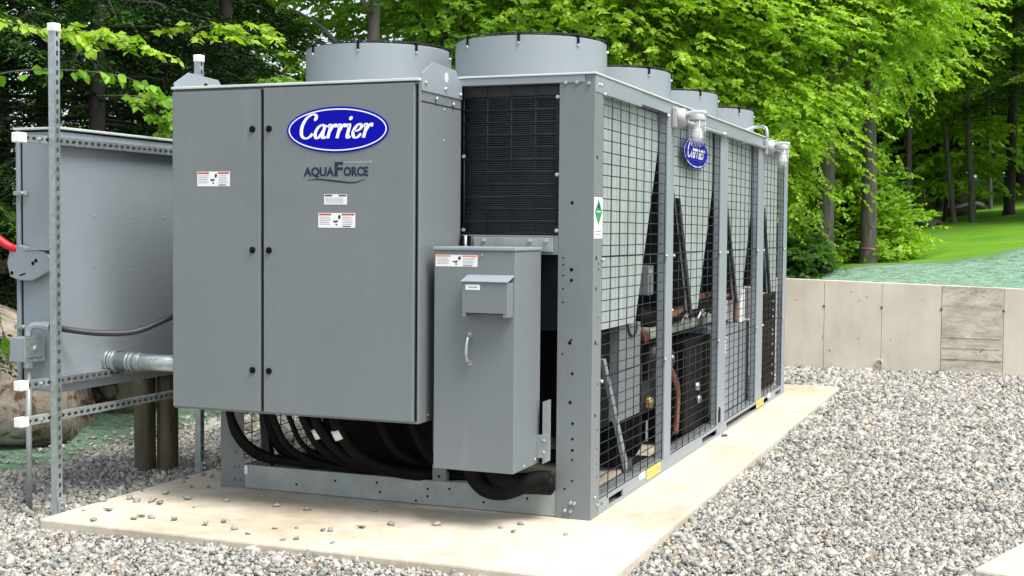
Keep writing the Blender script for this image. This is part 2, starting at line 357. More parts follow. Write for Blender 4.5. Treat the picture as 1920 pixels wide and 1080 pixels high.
# ------------------------------------------------------------------ ground
WALL_Y = 8.78
def sstep(t): t = np.clip(t, 0, 1); return t*t*(3-2*t)
def gz(x, y):
    x = np.asarray(x, float); y = np.asarray(y, float)
    dx = np.clip(-3.9-x, 0, None)
    left = -0.06+0.10*np.minimum(dx, 10)*sstep(dx/1.2)+0.9*sstep((y-3)/6)*sstep(dx/1.5)
    yy = np.clip(y-8.95, 0, None)
    hill = 0.88+0.2*(1-np.exp(-yy/4))+0.030*yy+0.038*np.clip(yy-6, 0, 40)+0.10*np.clip(x+0.3, 0, 4)*sstep(yy/3)
    z = np.where((y > WALL_Y+0.1), np.maximum(hill, left*0.0+hill), np.where(x < -3.9, left, -0.06))
    z = z + 0.02*np.sin(x*2.1+y*1.3)*np.where((x < -4.3) | (y > 9.3), 1, 0)
    return z
def make_ground():
    xs = np.concatenate([np.linspace(-70, -13, 20), np.linspace(-12.6, -4.2, 56), np.linspace(-4.1, 5, 62), np.linspace(5.4, 12, 16), np.linspace(14, 70, 16)])
    ys = np.concatenate([np.linspace(-30, -4, 14), np.linspace(-3.8, 8.84, 86), [8.92], np.linspace(8.98, 22, 110), np.linspace(22.5, 60, 60), np.linspace(65, 160, 14)])
    X, Y = np.meshgrid(xs, ys); Z = gz(X, Y)
    nx, ny = len(xs), len(ys)
    co = np.stack([X, Y, Z], -1).reshape(-1, 3)
    i = np.arange(nx-1); j = np.arange(ny-1); I, J = np.meshgrid(i, j); a = (J*nx+I).ravel()
    fs_ = np.stack([a, a+1, a+1+nx, a+nx], 1)
    me = bpy.data.meshes.new('ground'); me.from_pydata(co.tolist(), [], fs_.tolist()); me.update()
    x, y = co[:, 0], co[:, 1]
    wob = 0.12*np.sin(x*3.1+y*1.7)+0.1*np.sin(y*5.3-x*2.2)+0.08*np.sin(x*9+y*4)
    g = sstep((x+3.86+wob*0.5)/0.15+0.5)*np.where(y < 8.9, 1, 0)
    lm = sstep((y-(10.9+0.33*x)-wob)/0.5+0.5)*np.where(y > 8.9, 1, 0)*sstep((x+1.2+0.05*(y-10)+wob)/0.6+0.5)
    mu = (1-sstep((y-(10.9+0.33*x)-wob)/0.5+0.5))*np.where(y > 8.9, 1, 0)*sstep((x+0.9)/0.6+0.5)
    mu = np.maximum(mu, 0.72*(1-g)*np.where(y < 8.9, 1, 0)*sstep((x+6.3+wob)/0.8+0.5)*(1-sstep((y-4.5)/1.5)))  # left mulch mixed with forest floor to imitate its shade
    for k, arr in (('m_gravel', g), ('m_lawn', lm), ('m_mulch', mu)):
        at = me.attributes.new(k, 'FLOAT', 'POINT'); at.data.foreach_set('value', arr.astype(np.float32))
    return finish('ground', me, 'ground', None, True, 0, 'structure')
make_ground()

# concrete pads
SL = (-2.62, 0.425, -1.085, 6.60)
o = MB().box(SL[0], SL[1], SL[2], SL[3], -0.16, 0.0).build('concrete_pad', 'slab', bevel=0.012); o['kind'] = 'structure'
m = MB(); m.prism([(1.88, -0.20, -0.14), (4.2, -1.2, -0.14), (4.6, 0.1, -0.14), (2.40, 1.38, -0.14)], (0, 0, 0.135)); o = m.build('concrete_apron', 'slab', bevel=0.015); o['kind'] = 'structure'

# ------------------------------------------------------------------ retaining wall
wall = thing('retaining_wall', 'low cream concrete retaining wall with form joints behind the gravel yard', 'wall', (1.0, WALL_Y, -0.06))
X0 = -3.88
def wtop(x): return 0.975-0.024*(x+0.5)
MB().prism([(X0, WALL_Y+0.02, -0.3), (6.2, WALL_Y+0.02, -0.3), (6.2, WALL_Y+0.02, wtop(6.2)-0.006), (X0, WALL_Y+0.02, wtop(X0)-0.006)], (0, 0.22, 0)).build('wall_core', 'wall', wall)
jx = [X0+0.0] ; k = -0.04-0.64*6
jx = [X0]+[q for q in (-3.24, -2.60, -1.96, -1.32, -0.68, -0.035, 0.60, 1.24, 1.885, 2.52, 3.16, 3.80, 4.44, 5.08, 5.72)]+[6.2]
for a, b_ in zip(jx[:-1], jx[1:]):
    st = abs(a-1.24) < 0.01
    g = 0.0018; dy = random.uniform(-0.002, 0.002)
    m = MB(); m.prism([(a+g, WALL_Y-0.03+dy, -0.3), (b_-g, WALL_Y-0.03+dy, -0.3), (b_-g, WALL_Y-0.03+dy, wtop(b_)), (a+g, WALL_Y-0.03+dy, wtop(a))], (0, 0.048-dy, 0))
    p = m.build('wall_panel', 'wall_stained' if st else 'wall', wall, bevel=0.004)
    if st: p['label'] = 'dark stained board marked wall panel'
    if st:
        for z in (0.12, 0.245, 0.36):
            MB().box(a+0.02, b_-0.02, WALL_Y-0.036+dy, WALL_Y-0.031+dy, z, z+0.006).build('form_ridge', 'wall_stained', p)
for q in jx[5:12]:
    MB().lathe([(0.0, 0.0), (0.014, 0.0), (0.017, 0.012)], (q, WALL_Y-0.038, 0.67), (0, 1, 0), 10).build('form_tie', 'dead_leaf', wall)
dp = MB().lathe([(0.030, -0.02), (0.042, -0.02), (0.042, 0.05), (0.030, 0.05), (0.030, -0.02)], (0.585, WALL_Y-0.035, 0.045), (0, 1, 0), 18).build('drain_pipe', 'wall_stained', wall, smooth='auto')
MB().lathe([(0.0, 0.02), (0.030, 0.02)], (0.585, WALL_Y-0.0349-0.012, 0.045), (0, 1, 0), 18).build('drain_bore', 'black', dp)

# ------------------------------------------------------------------ chiller
ch = thing('chiller', 'large grey air cooled chiller with blue oval emblem standing on the concrete pad', 'chiller', (-1.125, 2.95, 0))
W, L, H = 2.25, 5.91, 2.30
def bolt(c, axis, r=0.010, h=0.010, parent=ch, mat='galv'):
    return MB().lathe([(r, 0), (r*1.0, h*0.5), (r*0.72, h), (0, h*1.05)], c, axis, 8).build('bolt', mat, parent)
def hole(c, axis, r=0.008, parent=ch):
    return MB().lathe([(0, 0.0012), (r, 0.0012), (r, -0.002)], c, axis, 8).build('bolt_hole_disc', 'black', parent)  # flat black disc on the sheet stands for a hole's shade
# base rails
def slotted_rail(xa, xb):
    m = MB()
    m.box(xa, xb, 0.152, 5.72, 0.056, 0.088); m.box(xa, xb, 0.152, 5.72, 0.002, 0.016)
    ys = [0.152, 0.33, 0.60, 2.55, 3.02, 3.35, 5.10, 5.45, 5.72]
    for i in range(0, len(ys)-1, 2): m.box(xa, xb, ys[i], ys[i+1], 0.016, 0.056)
    return m
slotted_rail(-0.012, 0.0).build('base_rail', 'paint_light', ch, bevel=0.002)
slotted_rail(-2.25, -2.238).build('base_rail', 'paint_light', ch, bevel=0.002)
for xa, xb in ((-0.10, -0.014), (-2.236, -2.15)):
    MB().box(xa, xb, 0.16, 5.70, 0.078, 0.090).build('base_sill', 'galv', ch, bevel=0.002)
    MB().box(xa+0.03, xa+0.04, 0.16, 5.70, 0.002, 0.078).build('base_web', 'charcoal', ch)
fr = MB().box(-2.10, -0.19, 0.006, 0.014, 0.004, 0.138); fr.box(-2.10, -0.19, 0.0145, 0.09, 0.130, 0.1375)
front_rail = fr.build('front_rail', 'galv_dull', ch, bevel=0.002)
MB().box(-2.15, -0.10, 5.87, 5.90, 0.004, 0.14).build('rear_rail', 'galv_dull', ch)
for y in (1.55, 3.13, 4.60): MB().box(-2.15, -0.10, y-0.05, y+0.05, 0.004, 0.075).build('cross_member', 'charcoal', ch)
# corner posts: folded sheet, L section
def lpost(xa, xb, y0, y1, sx, mat='paint'):
    t = 0.004; m = MB()
    xo = xb if sx > 0 else xa
    if sx > 0: poly = [(xa, y0), (xb, y0), (xb, y1), (xb-t, y1), (xb-t, y0+t), (xa, y0+t)]
    else: poly = [(xa, y0), (xb, y0), (xb, y0+t), (xa+t, y0+t), (xa+t, y1), (xa, y1)]
    m.prism([(q[0], q[1], 0.0) for q in poly], (0, 0, H-0.012)); return m
cp = lpost(-0.190, 0.002, 0.0, 0.150, 1).build('corner_post', 'paint', ch, bevel=0.003)
cl = lpost(-2.252, -2.095, 0.0, 0.150, -1).build('corner_post', 'paint', ch, bevel=0.003)
for sx in (1, -1):
    xa, xb = (-0.05, 0.002) if sx > 0 else (-2.252, -2.20)
    MB().box(xa, xb, 5.73, 5.91, 0.0, H-0.012).build('corner_post', 'paint_light', ch, bevel=0.003)
posts = [(1.455, 1.640), (2.985, 3.250), (4.440, 4.720)]
for y0, y1 in posts:
    for xa, xb in ((-0.050, 0.006), (-2.256, -2.20)):
        m = MB(); m.box(xa, xb, y0+0.01, y1-0.01, 0.088, 2.262)
        m.build('side_post', 'paint_light', ch, bevel=0.004)
# top rails and roof
MB().box(-0.05, 0.006, 0.004, 0.870, 2.212, H).build('top_rail', 'paint_light', ch, bevel=0.003)
MB().box(-0.05, 0.003, 0.874, 4.30, 2.228, H).build('top_rail', 'paint_light', ch, bevel=0.003)
MB().box(-0.05, 0.003, 4.304, 5.91, 2.228, H).build('top_rail', 'paint_light', ch, bevel=0.003)
MB().box(-2.256, -2.20, 0.004, 5.91, 2.228, H).build('top_rail', 'paint_light', ch, bevel=0.003)
MB().box(-2.255, -0.052, -0.006, 0.05, 2.262, H).build('top_rail', 'paint_light', ch, bevel=0.003)
MB().box(-2.262, 0.012, -0.012, 5.92, H+0.001, H+0.012).build('roof_deck', 'sheet', ch, bevel=0.003)  # deck toned pale to carry the sky light on the roof edge
MB().box(-2.20, -0.05, 5.87, 5.905, 2.228, H).build('top_rail', 'paint_light', ch)
# fan stacks
def fan(cx, cy):
    r, z0, z1 = 0.44, H+0.012, 2.572
    m = MB(); m.lathe([(r+0.015, z0), (r+0.015, z0+0.02), (r, z0+0.03), (r, z1-0.006), (r-0.006, z1), (r-0.018, z1), (r-0.018, z0)], (cx, cy, 0), n=56)
    fh = m.build('fan_housing', 'paint_fan', ch, smooth='auto')
    g = MB()
    for q in (0.10, 0.17, 0.24, 0.31, 0.38, 0.44):
        g.tube([(cx+q*math.cos(a), cy+q*math.sin(a), z1+0.012) for a in np.linspace(0, 2*math.pi, 33)], 0.0035, 5, False)
    for a in range(8):
        an = math.pi*a/4+0.2
        g.tube([(cx+0.1*math.cos(an), cy+0.1*math.sin(an), z1+0.018), (cx+0.44*math.cos(an), cy+0.44*math.sin(an), z1+0.018)], 0.0035, 5)
    g.build('fan_guard', 'wire', fh, True)
    hb = MB().lathe([(0.0, z1-0.03), (0.09, z1-0.03), (0.10, z1-0.05), (0.10, z1-0.16), (0, z1-0.16)], (cx, cy, 0), n=20).build('fan_hub', 'charcoal', fh, smooth='auto')
    for a in range(9):
        an = 2*math.pi*a/9; d = Vector((math.cos(an), math.sin(an), 0)); t = Vector((-math.sin(an), math.cos(an), 0))
        b0 = Vector((cx, cy, z1-0.10)); p = [b0+d*0.095-t*0.05+Vector((0,0,0.03)), b0+d*0.40-t*0.07+Vector((0,0,0.02)), b0+d*0.41+t*0.07-Vector((0,0,0.03)), b0+d*0.095+t*0.05-Vector((0,0,0.03))]
        MB().prism([tuple(q) for q in p], (0, 0, 0.006)).build('fan_blade', 'charcoal', fh)
    for a in range(8):
        an = math.pi*a/4+0.2; d = Vector((math.cos(an), math.sin(an), 0)); t = Vector((-math.sin(an), math.cos(an), 0))
        e = Vector((cx, cy, 0))+d*(r-0.022)
        m = MB(); m.obox(e-t*0.007+Vector((0,0,z1+0.001)), d*0.03, t*0.014, (0,0,0.010)); m.obox(e+d*0.0225-t*0.007+Vector((0,0,z1-0.035)), d*0.006, t*0.014, (0,0,0.036))
        m.build('guard_clip', 'black', fh)
        bolt(Vector((cx, cy, z1-0.045))+d*r, d, 0.009, 0.010, fh)
    for an in (-1.9, -1.2, -0.4, 0.4):
        d = Vector((math.cos(an), math.sin(an), 0)); bolt(Vector((cx, cy, z0+0.012))+d*(r+0.04), (0,0,1), 0.010, 0.010, fh)
for k in range(4):
    for cx in (-0.63, -1.62): fan(cx, 0.75+1.47*k)
# wire guards
def guard(axis, a0, a1, z0, z1, pa, pz, pos, r=0.0029):
    m = MB(); n = max(2, round((a1-a0)/pa)); k = max(2, round((z1-z0)/pz))
    P = (lambda a, z, o: (pos+o, a, z)) if axis == 'y' else (lambda a, z, o: (a, pos-o, z))
    for i in range(n+1):
        a = a0+(a1-a0)*i/n; m.tube([P(a, z0, 0), P(a, z1, 0)], r, 5)
    for i in range(k+1):
        z = z0+(z1-z0)*i/k
        w = random.uniform(-0.003, 0.003)
        m.tube([P(a0, z, 0.004), P((a0*2+a1)/3, z+w, 0.004), P((a0+2*a1)/3, z-w, 0.004), P(a1, z, 0.004)], r, 5)
    return m
bays = [(0.155, 1.452), (1.645, 2.982), (3.255, 4.437), (4.725, 5.728)]
for y0, y1 in bays:
    for z0, z1 in ((0.082, 0.72), (0.72, 1.36), (1.36, 2.222)):
        g = guard('y', y0+0.004, y1-0.004, z0+0.004, z1+0.008 if z1 < 2 else z1, 0.162, 0.0605, 0.0-0.004).build('wire_guard', 'wire', ch, True)
        for yy in (y0-0.006, y1+0.006): bolt((0.003, yy, z1-0.01), (1, 0, 0), 0.011, 0.014, g)
    guard('y', y0+0.004, y1-0.004, 0.09, 2.22, 0.162, 0.0605, -2.246).build('wire_guard', 'wire', ch, True)
# front upper coil opening
co_ = MB().box(-0.742, -0.205, 0.075, 0.12, 1.40, 2.255).build('front_coil', 'coil', ch)
m = MB()
z = 1.41
while z < 2.20:
    m.box(-0.742, -0.207, 0.058, 0.0745, z, z+0.0055); z += 0.0118
m.build('coil_fins', 'coil', co_)
MB().box(-0.745, -0.198, 0.050, 0.0745, 2.208, 2.262).build('coil_header', 'charcoal', co_)
m = MB(); z = 0.98
while z < 1.36: m.box(-0.30, -0.192, 0.06, 0.078, z, z+0.006); z += 0.0125
m.box(-0.30, -0.192, 0.079, 0.1, 0.98, 1.38); m.build('coil_fins', 'coil', co_)
MB().box(-0.204, -0.150, 0.055, 0.09, 1.40, 2.262).build('coil_channel', 'paint', ch)
g = guard('x', -0.735, -0.192, 1.485, 2.262, 0.135, 0.0667, 0.02).build('wire_guard', 'wire', ch, True)
m = MB(); m.tube([(-0.205, 0.012, 1.47), (-0.205, 0.012, 2.26)], 0.003, 6); m.tube([(-0.728, 0.012, 1.47), (-0.728, 0.012, 1.90)], 0.003, 6); m.build('guard_edge', 'wire', g, True)
for z in (1.50, 1.79, 2.19): bolt((-0.198, -0.002, z), (0, -1, 0), 0.011, 0.012, g)
for z in (1.50, 1.89): bolt((-0.728, 0.008, z), (0, -1, 0), 0.011, 0.012, g)
bk = MB().box(-0.735, -0.192, -0.004, 0.05, 1.375, 1.475).build('coil_sill', 'paint', ch, bevel=0.002)
MB().box(-0.66, -0.215, -0.016, -0.005, 1.39, 1.462).build('mounting_bracket', 'galv_dull', bk, bevel=0.002)
for x in (-0.60, -0.34, -0.25): bolt((x, -0.016, 1.445), (0, -1, 0), 0.011, 0.012, bk)
MB().tube([(-0.70, -0.03, 1.36), (-0.70, -0.03, 1.47)], 0.009, 8).build('sensor_stem', 'galv', bk, True)
MB().box(-0.732, -0.680, -0.028, -0.005, 1.40, 1.47).build('sensor_block', 'black', bk)
# bolts and painted hole discs on the posts
for x, z in ((-0.105, 0.085), (-0.085, 0.082), (-0.135, 0.042), (-0.105, 0.040), (-0.155, 2.262), (-0.095, 2.262), (-0.03, 2.255)): bolt((x, -0.001, z), (0, -1, 0), 0.011, 0.011, cp)
for x, z, r in ((-0.10, 0.36, .008), (-0.10, 0.31, .006), (-0.10, 0.42, .007), (-0.10, 0.50, .008), (-0.115, 0.61, .009), (-0.105, 0.76, .008), (-0.12, 0.92, .010), (-0.113, 0.935, .006), (-0.115, 1.30, .010), (-0.115, 1.245, .009),
                (-0.16, 1.36, .005), (-0.16, 1.325, .005), (-0.16, 1.27, .005), (-0.16, 1.20, .005), (-0.16, 1.13, .005), (-0.115, 1.645, .009), (-0.16, 0.86, .005), (-0.10, 0.20, .006), (-0.14, 0.155, .006)): hole((x, 0.0, z), (0, -1, 0), r, cp)
for y, z, r in ((0.05, 2.24, .010), (0.05, 2.28, .011), (0.05, 1.36, .011), (0.05, 1.20, .010), (0.05, 0.92, .011), (0.09, 0.91, .006), (0.09, 1.33, .006), (0.09, 1.30, .006), (0.09, 1.05, .005), (0.06, 0.54, .010), (0.10, 0.70, .006), (0.10, 0.46, .006), (0.10, 0.36, .005), (0.10, 0.28, .005), (0.10, 0.21, .005), (0.05, 1.88, .010)): hole((0.002, y, z), (1, 0, 0), r, cp)
for y, z in ((0.06, 0.11), (0.11, 0.06), (0.06, 2.255), (0.10, 2.255)): bolt((0.002, y, z), (1, 0, 0), 0.010, 0.010, cp)
for x, z in ((-2.15, 0.21), (-2.16, 0.12), (-2.13, 0.125), (-2.16, 0.05), (-2.12, 0.05)): bolt((x, -0.001, z), (0, -1, 0), 0.009, 0.008, cl, 'paint')
for x, z in ((-1.75, .05), (-1.50, .09), (-1.24, .10), (-1.22, .05), (-0.93, .09), (-0.93, .05), (-0.62, .085), (-0.60, .045), (-0.35, .085), (-0.80, .10), (-1.00, .02)): hole((x, 0.006, z), (0, -1, 0), 0.007, front_rail)
MB().box(-2.09, -2.07, -0.003, 0.004, 0.085, 0.135).build('rating_tag', 'label', front_rail)
MB().box(-0.90, -0.82, 0.0, 0.05, 0.139, 0.523).build('front_stub_post', 'paint', ch, bevel=0.002)
hole((-0.86, 0.0, 0.165), (0, -1, 0), 0.008)
for y, z, r in ((0.20, 0.05, .008), (0.30, 0.072, .010)): hole((0.0, y, z), (1, 0, 0), r)
MB().prism([(0.0015, 3.02, 0.10), (0.0015, 3.10, 0.10), (0.0015, 3.10, 0.19), (0.0015, 3.07, 0.215), (0.0015, 3.04, 0.215), (0.0015, 3.02, 0.19)], (0.006, 0, 0)).build('post_keyhole', 'black', ch)

# coils in V banks with their end plates
def vbank(yc, left_vert=False, right_vert=False):
    zb, zt = 0.965, 2.225
    hb, ht = 0.16, 0.765
    yl0 = yc-hb if not left_vert else 0.16; yl1 = yc-ht if not left_vert else 0.16
    yr0 = yc+hb if not right_vert else 5.72; yr1 = yc+ht if not right_vert else 5.72
    if left_vert: yr0, yr1 = yc+0.22, yc+0.78
    for x, dx in ((-0.066, 0.006), (-2.19, 0.006)):
        e = MB().prism([(x, yl0, zb), (x, yr0, zb), (x, yr1, zt), (x, yl1, zt)], (dx, 0, 0)).build('coil_end_plate', 'plate', ch)
        if x > -1:
            for q in np.arange(yl1+0.10, yr1, 0.085):       # pressed ribs down the plate
                zlo = zb
                if not left_vert and q < yl0: zlo = zb+(yl0-q)/(yl0-yl1)*(zt-zb)
                if not right_vert and q > yr0: zlo = zb+(q-yr0)/(yr1-yr0)*(zt-zb)
                if zt-zlo > 0.15: MB().box(x+dx, x+dx+0.0025, q, q+0.012, zlo+0.04, zt-0.03).build('plate_rib', 'plate', e)
    for (a0, a1, s) in ((yl0, yl1, 1), (yr0, yr1, -1)):
        MB().prism([(-2.18, a0, zb), (-2.18, a0+0.03*s, zb), (-2.18, a1+0.03*s, zt), (-2.18, a1, zt)], (2.11, 0, 0)).build('coil_bank', 'coil', ch)
vbank(0.79, left_vert=True); vbank(2.44); vbank(3.97); vbank(5.45, right_vert=True)
for y0, y1 in ((1.92, 2.31), (3.40, 3.85), (4.95, 5.32)):
    MB().obox((-0.058, y0, 1.72), (0.02, 0, 0), (0, 0.055, 0), (0, y1-y0, -0.78)).build('coil_brace', 'charcoal', ch)
# plant behind the guards
m = MB(); m.obox((-0.085, 0.40, 0.80), (0.022, 0, 0), (0, 0.05, 0), (0, 0.50, -0.71)); m.build('diagonal_brace', 'paint_light', ch)
MB().box(-0.10, -0.06, 0.90, 0.985, 0.09, 0.17).build('brace_foot', 'charcoal', ch)
eb = MB().box(-0.48, -0.09, 0.80, 1.24, 0.40, 0.955).build('starter_box', 'paint', ch, bevel=0.004)
MB().tube(sm([(-0.088, 0.95, 0.955), (-0.082, 0.98, 0.90), (-0.082, 1.05, 0.88), (-0.084, 1.12, 0.90), (-0.086, 1.14, 0.955)]), 0.006, 6).build('lead_wire', 'wire', eb, True)
MB().box(-0.40, -0.14, 0.25, 0.78, 0.38, 0.955).build('shade_backing', 'black', ch, bevel=0.01)  # black filler box stands for the dark depth of the bay
jb = MB().box(-0.16, -0.07, 1.33, 1.45, 1.11, 1.29).build('terminal_box', 'paint', ch, bevel=0.004)
MB().box(-0.0695, -0.068, 1.35, 1.385, 1.235, 1.27).build('terminal_label', 'label', jb)
# evaporator barrel and compressors
MB().lathe([(0, 0.5), (0.20, 0.52), (0.33, 0.60), (0.35, 0.75), (0.35, 5.05), (0.33, 5.2), (0.2, 5.28), (0, 5.3)], (-1.22, 0, 0.50), (0, 1, 0), 32).build('evaporator', 'black', ch, True)
for y in (1.55, 3.13, 4.6): MB().box(-1.5, -0.94, y-0.04, y+0.04, 0.076, 0.25).build('evaporator_saddle', 'charcoal', ch)
MB().lathe([(0, 0.085), (0.17, 0.09), (0.20, 0.14), (0.20, 0.66), (0.17, 0.76), (0.08, 0.82), (0, 0.83)], (-0.36, 1.52, 0), (0, 0, 1), 28).build('oil_separator', 'black', ch, True)
MB().lathe([(0, 1.75), (0.16, 1.77), (0.19, 1.85), (0.19, 2.35), (0.16, 2.42), (0, 2.44)], (-0.45, 0, 0.42), (0, 1, 0), 28).build('compressor', 'charcoal', ch, True)
MB().lathe([(0, 1.92), (0.10, 1.93), (0.12, 1.98), (0.12, 2.22), (0.10, 2.28), (0, 2.28)], (-0.24, 0, 0.64), (0, 1, 0), 22).build('oil_filter', 'charcoal', ch, True)
MB().box(-0.60, -0.10, 2.42, 3.22, 0.09, 0.74).build('compressor_hood', 'black', ch, bevel=0.015)
MB().box(-0.75, -0.16, 1.75, 3.6, 0.80, 0.87).build('cooler_lid', 'olive', ch, bevel=0.02)
MB().lathe([(0, 1.9), (0.09, 1.91), (0.10, 1.95), (0.10, 3.35), (0.09, 3.4), (0, 3.41)], (-0.30, 0, 0.90), (0, 1, 0), 20).build('suction_header', 'black', ch, True)
cbx = MB().box(-0.55, -0.085, 3.52, 4.62, 0.095, 0.755).build('pump_box', 'paint_light', ch, bevel=0.006)
MB().box(-0.0845, -0.083, 3.62, 3.68, 0.55, 0.66).build('box_label', 'label', cbx)
MB().box(-0.0845, -0.079, 4.18, 4.20, 0.11, 0.74).build('box_seam', 'paint', cbx)
MB().tube(sm([(-0.3, 3.3, 0.93), (-0.25, 3.6, 0.93), (-0.24, 3.95, 0.93), (-0.24, 4.02, 0.88), (-0.24, 4.03, 0.76)]), 0.06, 12).build('insulated_pipe', 'black', ch, True)
MB().box(-0.20, -0.09, 4.26, 4.43, 0.76, 1.03).build('white_module', 'white', ch, bevel=0.006)
MB().box(-0.22, -0.095, 4.80, 4.90, 0.76, 1.03).build('white_module', 'white', ch, bevel=0.006)
vb = MB().box(-0.05, -0.04, 5.02, 5.62, 0.13, 0.965).build('black_board', 'black', ch, bevel=0.003)
for z in (0.22, 0.30, 0.40, 0.49, 0.58, 0.62, 0.74, 0.80, 0.88): bolt((-0.04, 5.46, z), (1, 0, 0), 0.012, 0.008, vb)
MB().tube(sm([(-0.12, 1.90, 0.95), (-0.10, 2.1, 0.955), (-0.10, 2.5, 1.00), (-0.12, 2.9, 1.03), (-0.12, 3.2, 1.035)]), 0.022, 10).build('copper_pipe', 'copper', ch, True)
MB().tube(sm([(-0.10, 3.42, 1.0), (-0.10, 3.6, 1.0), (-0.10, 4.0, 1.01), (-0.10, 4.08, 0.99), (-0.10, 4.10, 0.94), (-0.10, 4.10, 0.77)]), 0.020, 10).build('copper_pipe', 'copper', ch, True)
MB().tube(sm([(-0.25, 1.28, 0.92), (-0.15, 1.36, 0.90), (-0.12, 1.42, 0.87), (-0.12, 1.46, 0.82)]), 0.022, 10).build('copper_pipe', 'copper', ch, True)
MB().tube(sm([(-0.10, 1.82, 0.68), (-0.08, 1.96, 0.58), (-0.07, 2.06, 0.49), (-0.07, 2.10, 0.39), (-0.07, 2.08, 0.25), (-0.07, 2.05, 0.16)]), 0.020, 10).build('copper_pipe', 'copper', ch, True)
MB().tube([(-0.10, 1.90, 0.60), (-0.10, 1.90, 0.78)], 0.022, 8).build('brass_valve', 'brass', ch, True)
MB().lathe([(0, 0), (0.035, 0), (0.04, 0.02), (0.03, 0.05), (0, 0.05)], (-0.09, 1.36, 0.45), (1, 0, 0), 12).build('brass_cap', 'brass', ch, True)
MB().lathe([(0, 0), (0.035, 0), (0.035, 0.05), (0, 0.05)], (-0.14, 2.12, 0.955), (0, 1, 0), 12).build('brass_union', 'brass', ch, True)
for q, (y, z) in enumerate(((2.72, 0.40), (2.78, 0.30))): MB().lathe([(0, 0), (0.03, 0), (0.03, 0.03), (0, 0.03)], (-0.10, y, z), (1, 0, 0), 10).build('gauge_port', 'galv', ch, True)
for k in range(5):
    y0 = 2.2+0.25*k; MB().tube(sm([(-0.14, y0, 0.87), (-0.12, y0+0.05, 0.93), (-0.13, y0+0.12, 0.90), (-0.14, y0+0.2, 0.94)]), 0.007, 6).build('control_lead', 'white' if k % 2 else 'wire', ch, True)
MB().box(-0.095, -0.09, 1.40, 1.43, 0.20, 0.33).build('rating_tag', 'olive', ch)
# base stickers
for y0, y1 in ((1.095, 1.40), (4.53, 4.86)):
    st = MB().box(0.0005, 0.0025, y0, y1, 0.020, 0.082).build('warning_sticker', 'label_yellow', ch)
    text_mesh('DO NOT FORK', 0.05, (0.003, y0+0.015, 0.034), (0, 1, 0), (0, 0, 1), (1, 0, 0), 0.0005, 'sticker_lettering', 'label_text', st, width=y1-y0-0.03)
for y0 in (0.93, 5.05): MB().box(0.0005, 0.0025, y0, y0+0.12, 0.045, 0.085).build('base_sticker', 'label', ch)
# green diamond sticker
gs = MB().box(0.0025, 0.0035, 0.004, 0.146, 1.462, 1.675).build('refrigerant_sticker', 'label', ch)
MB().prism([(0.0042, 0.075, 1.53), (0.0042, 0.136, 1.60), (0.0042, 0.075, 1.668), (0.0042, 0.014, 1.60)], (0.0006, 0, 0)).build('green_diamond', 'label_green', gs)
MB().box(0.0050, 0.0056, 0.040, 0.110, 1.598, 1.6035).build('diamond_band', 'label', gs)
MB().prism([(0.005, 0.055, 1.622), (0.005, 0.085, 1.615), (0.005, 0.098, 1.635), (0.005, 0.07, 1.64)], (0.0006, 0, 0)).build('leaf_mark', 'ink', gs)
for z in (1.497, 1.482): MB().box(0.0042, 0.0048, 0.025, 0.12, z, z+0.005).build('print_line', 'label_text', gs)

# emblem: oval with brush lettering
GLY = {
 'C': ([[(1.12,1.38),(1.08,1.66),(0.78,1.76),(0.36,1.5),(0.12,0.92),(0.22,0.28),(0.58,0.02),(0.92,0.14),(1.10,0.36)]], [(1.09,1.40,0.13)], 1.22),
 'a': ([[(0.74,0.84),(0.54,0.99),(0.24,0.80),(0.10,0.40),(0.24,0.04),(0.48,0.12),(0.74,0.62)], [(0.80,0.98),(0.73,0.45),(0.76,0.08),(0.88,0.03),(0.99,0.16)]], [], 1.02),
 'r': ([[(0.0,0.80),(0.14,0.98),(0.22,0.90),(0.20,0.45),(0.18,0.0)], [(0.22,0.48),(0.38,0.82),(0.56,0.99),(0.68,0.92)]], [(0.64,0.88,0.11)], 0.76),
 'i': ([[(0.0,0.80),(0.14,0.98),(0.22,0.88),(0.20,0.40),(0.22,0.06),(0.33,0.03),(0.44,0.16)]], [(0.20,1.42,0.15)], 0.50),
 'e': ([[(0.16,0.48),(0.48,0.54),(0.70,0.76),(0.54,0.99),(0.28,0.84),(0.11,0.42),(0.28,0.05),(0.54,0.04),(0.78,0.30)]], [], 0.86)}
def oval(ru, rv, O, U, V, Nn, n0, n1, k=64, hole_=0.0):
    m = MB()
    P = lambda a, s, d: tuple(Vector(O)+Vector(U)*(ru*s*math.cos(a))+Vector(V)*(rv*s*math.sin(a))+Vector(Nn)*d)
    if not hole_: m.prism([P(2*math.pi*i/k, 1, n0) for i in range(k)], tuple(Vector(Nn)*(n1-n0)))
    else:
        vs_ = []; fs_ = []
        for i in range(k):
            a = 2*math.pi*i/k; hv = 1-(1-hole_)*1.0
            for s, d in ((1, n0), (1, n1)): vs_.append(P(a, s, d))
            q = Vector(O)+Vector(U)*((ru-hole_)*math.cos(a))+Vector(V)*((rv-hole_)*math.sin(a))
            vs_ += [tuple(q+Vector(Nn)*n1), tuple(q+Vector(Nn)*n0)]
        for i in range(k):
            j = (i+1) % k
            for c in range(4): fs_.append((i*4+c, j*4+c, j*4+(c+1) % 4, i*4+(c+1) % 4))
        m.add(vs_, fs_)
    return m
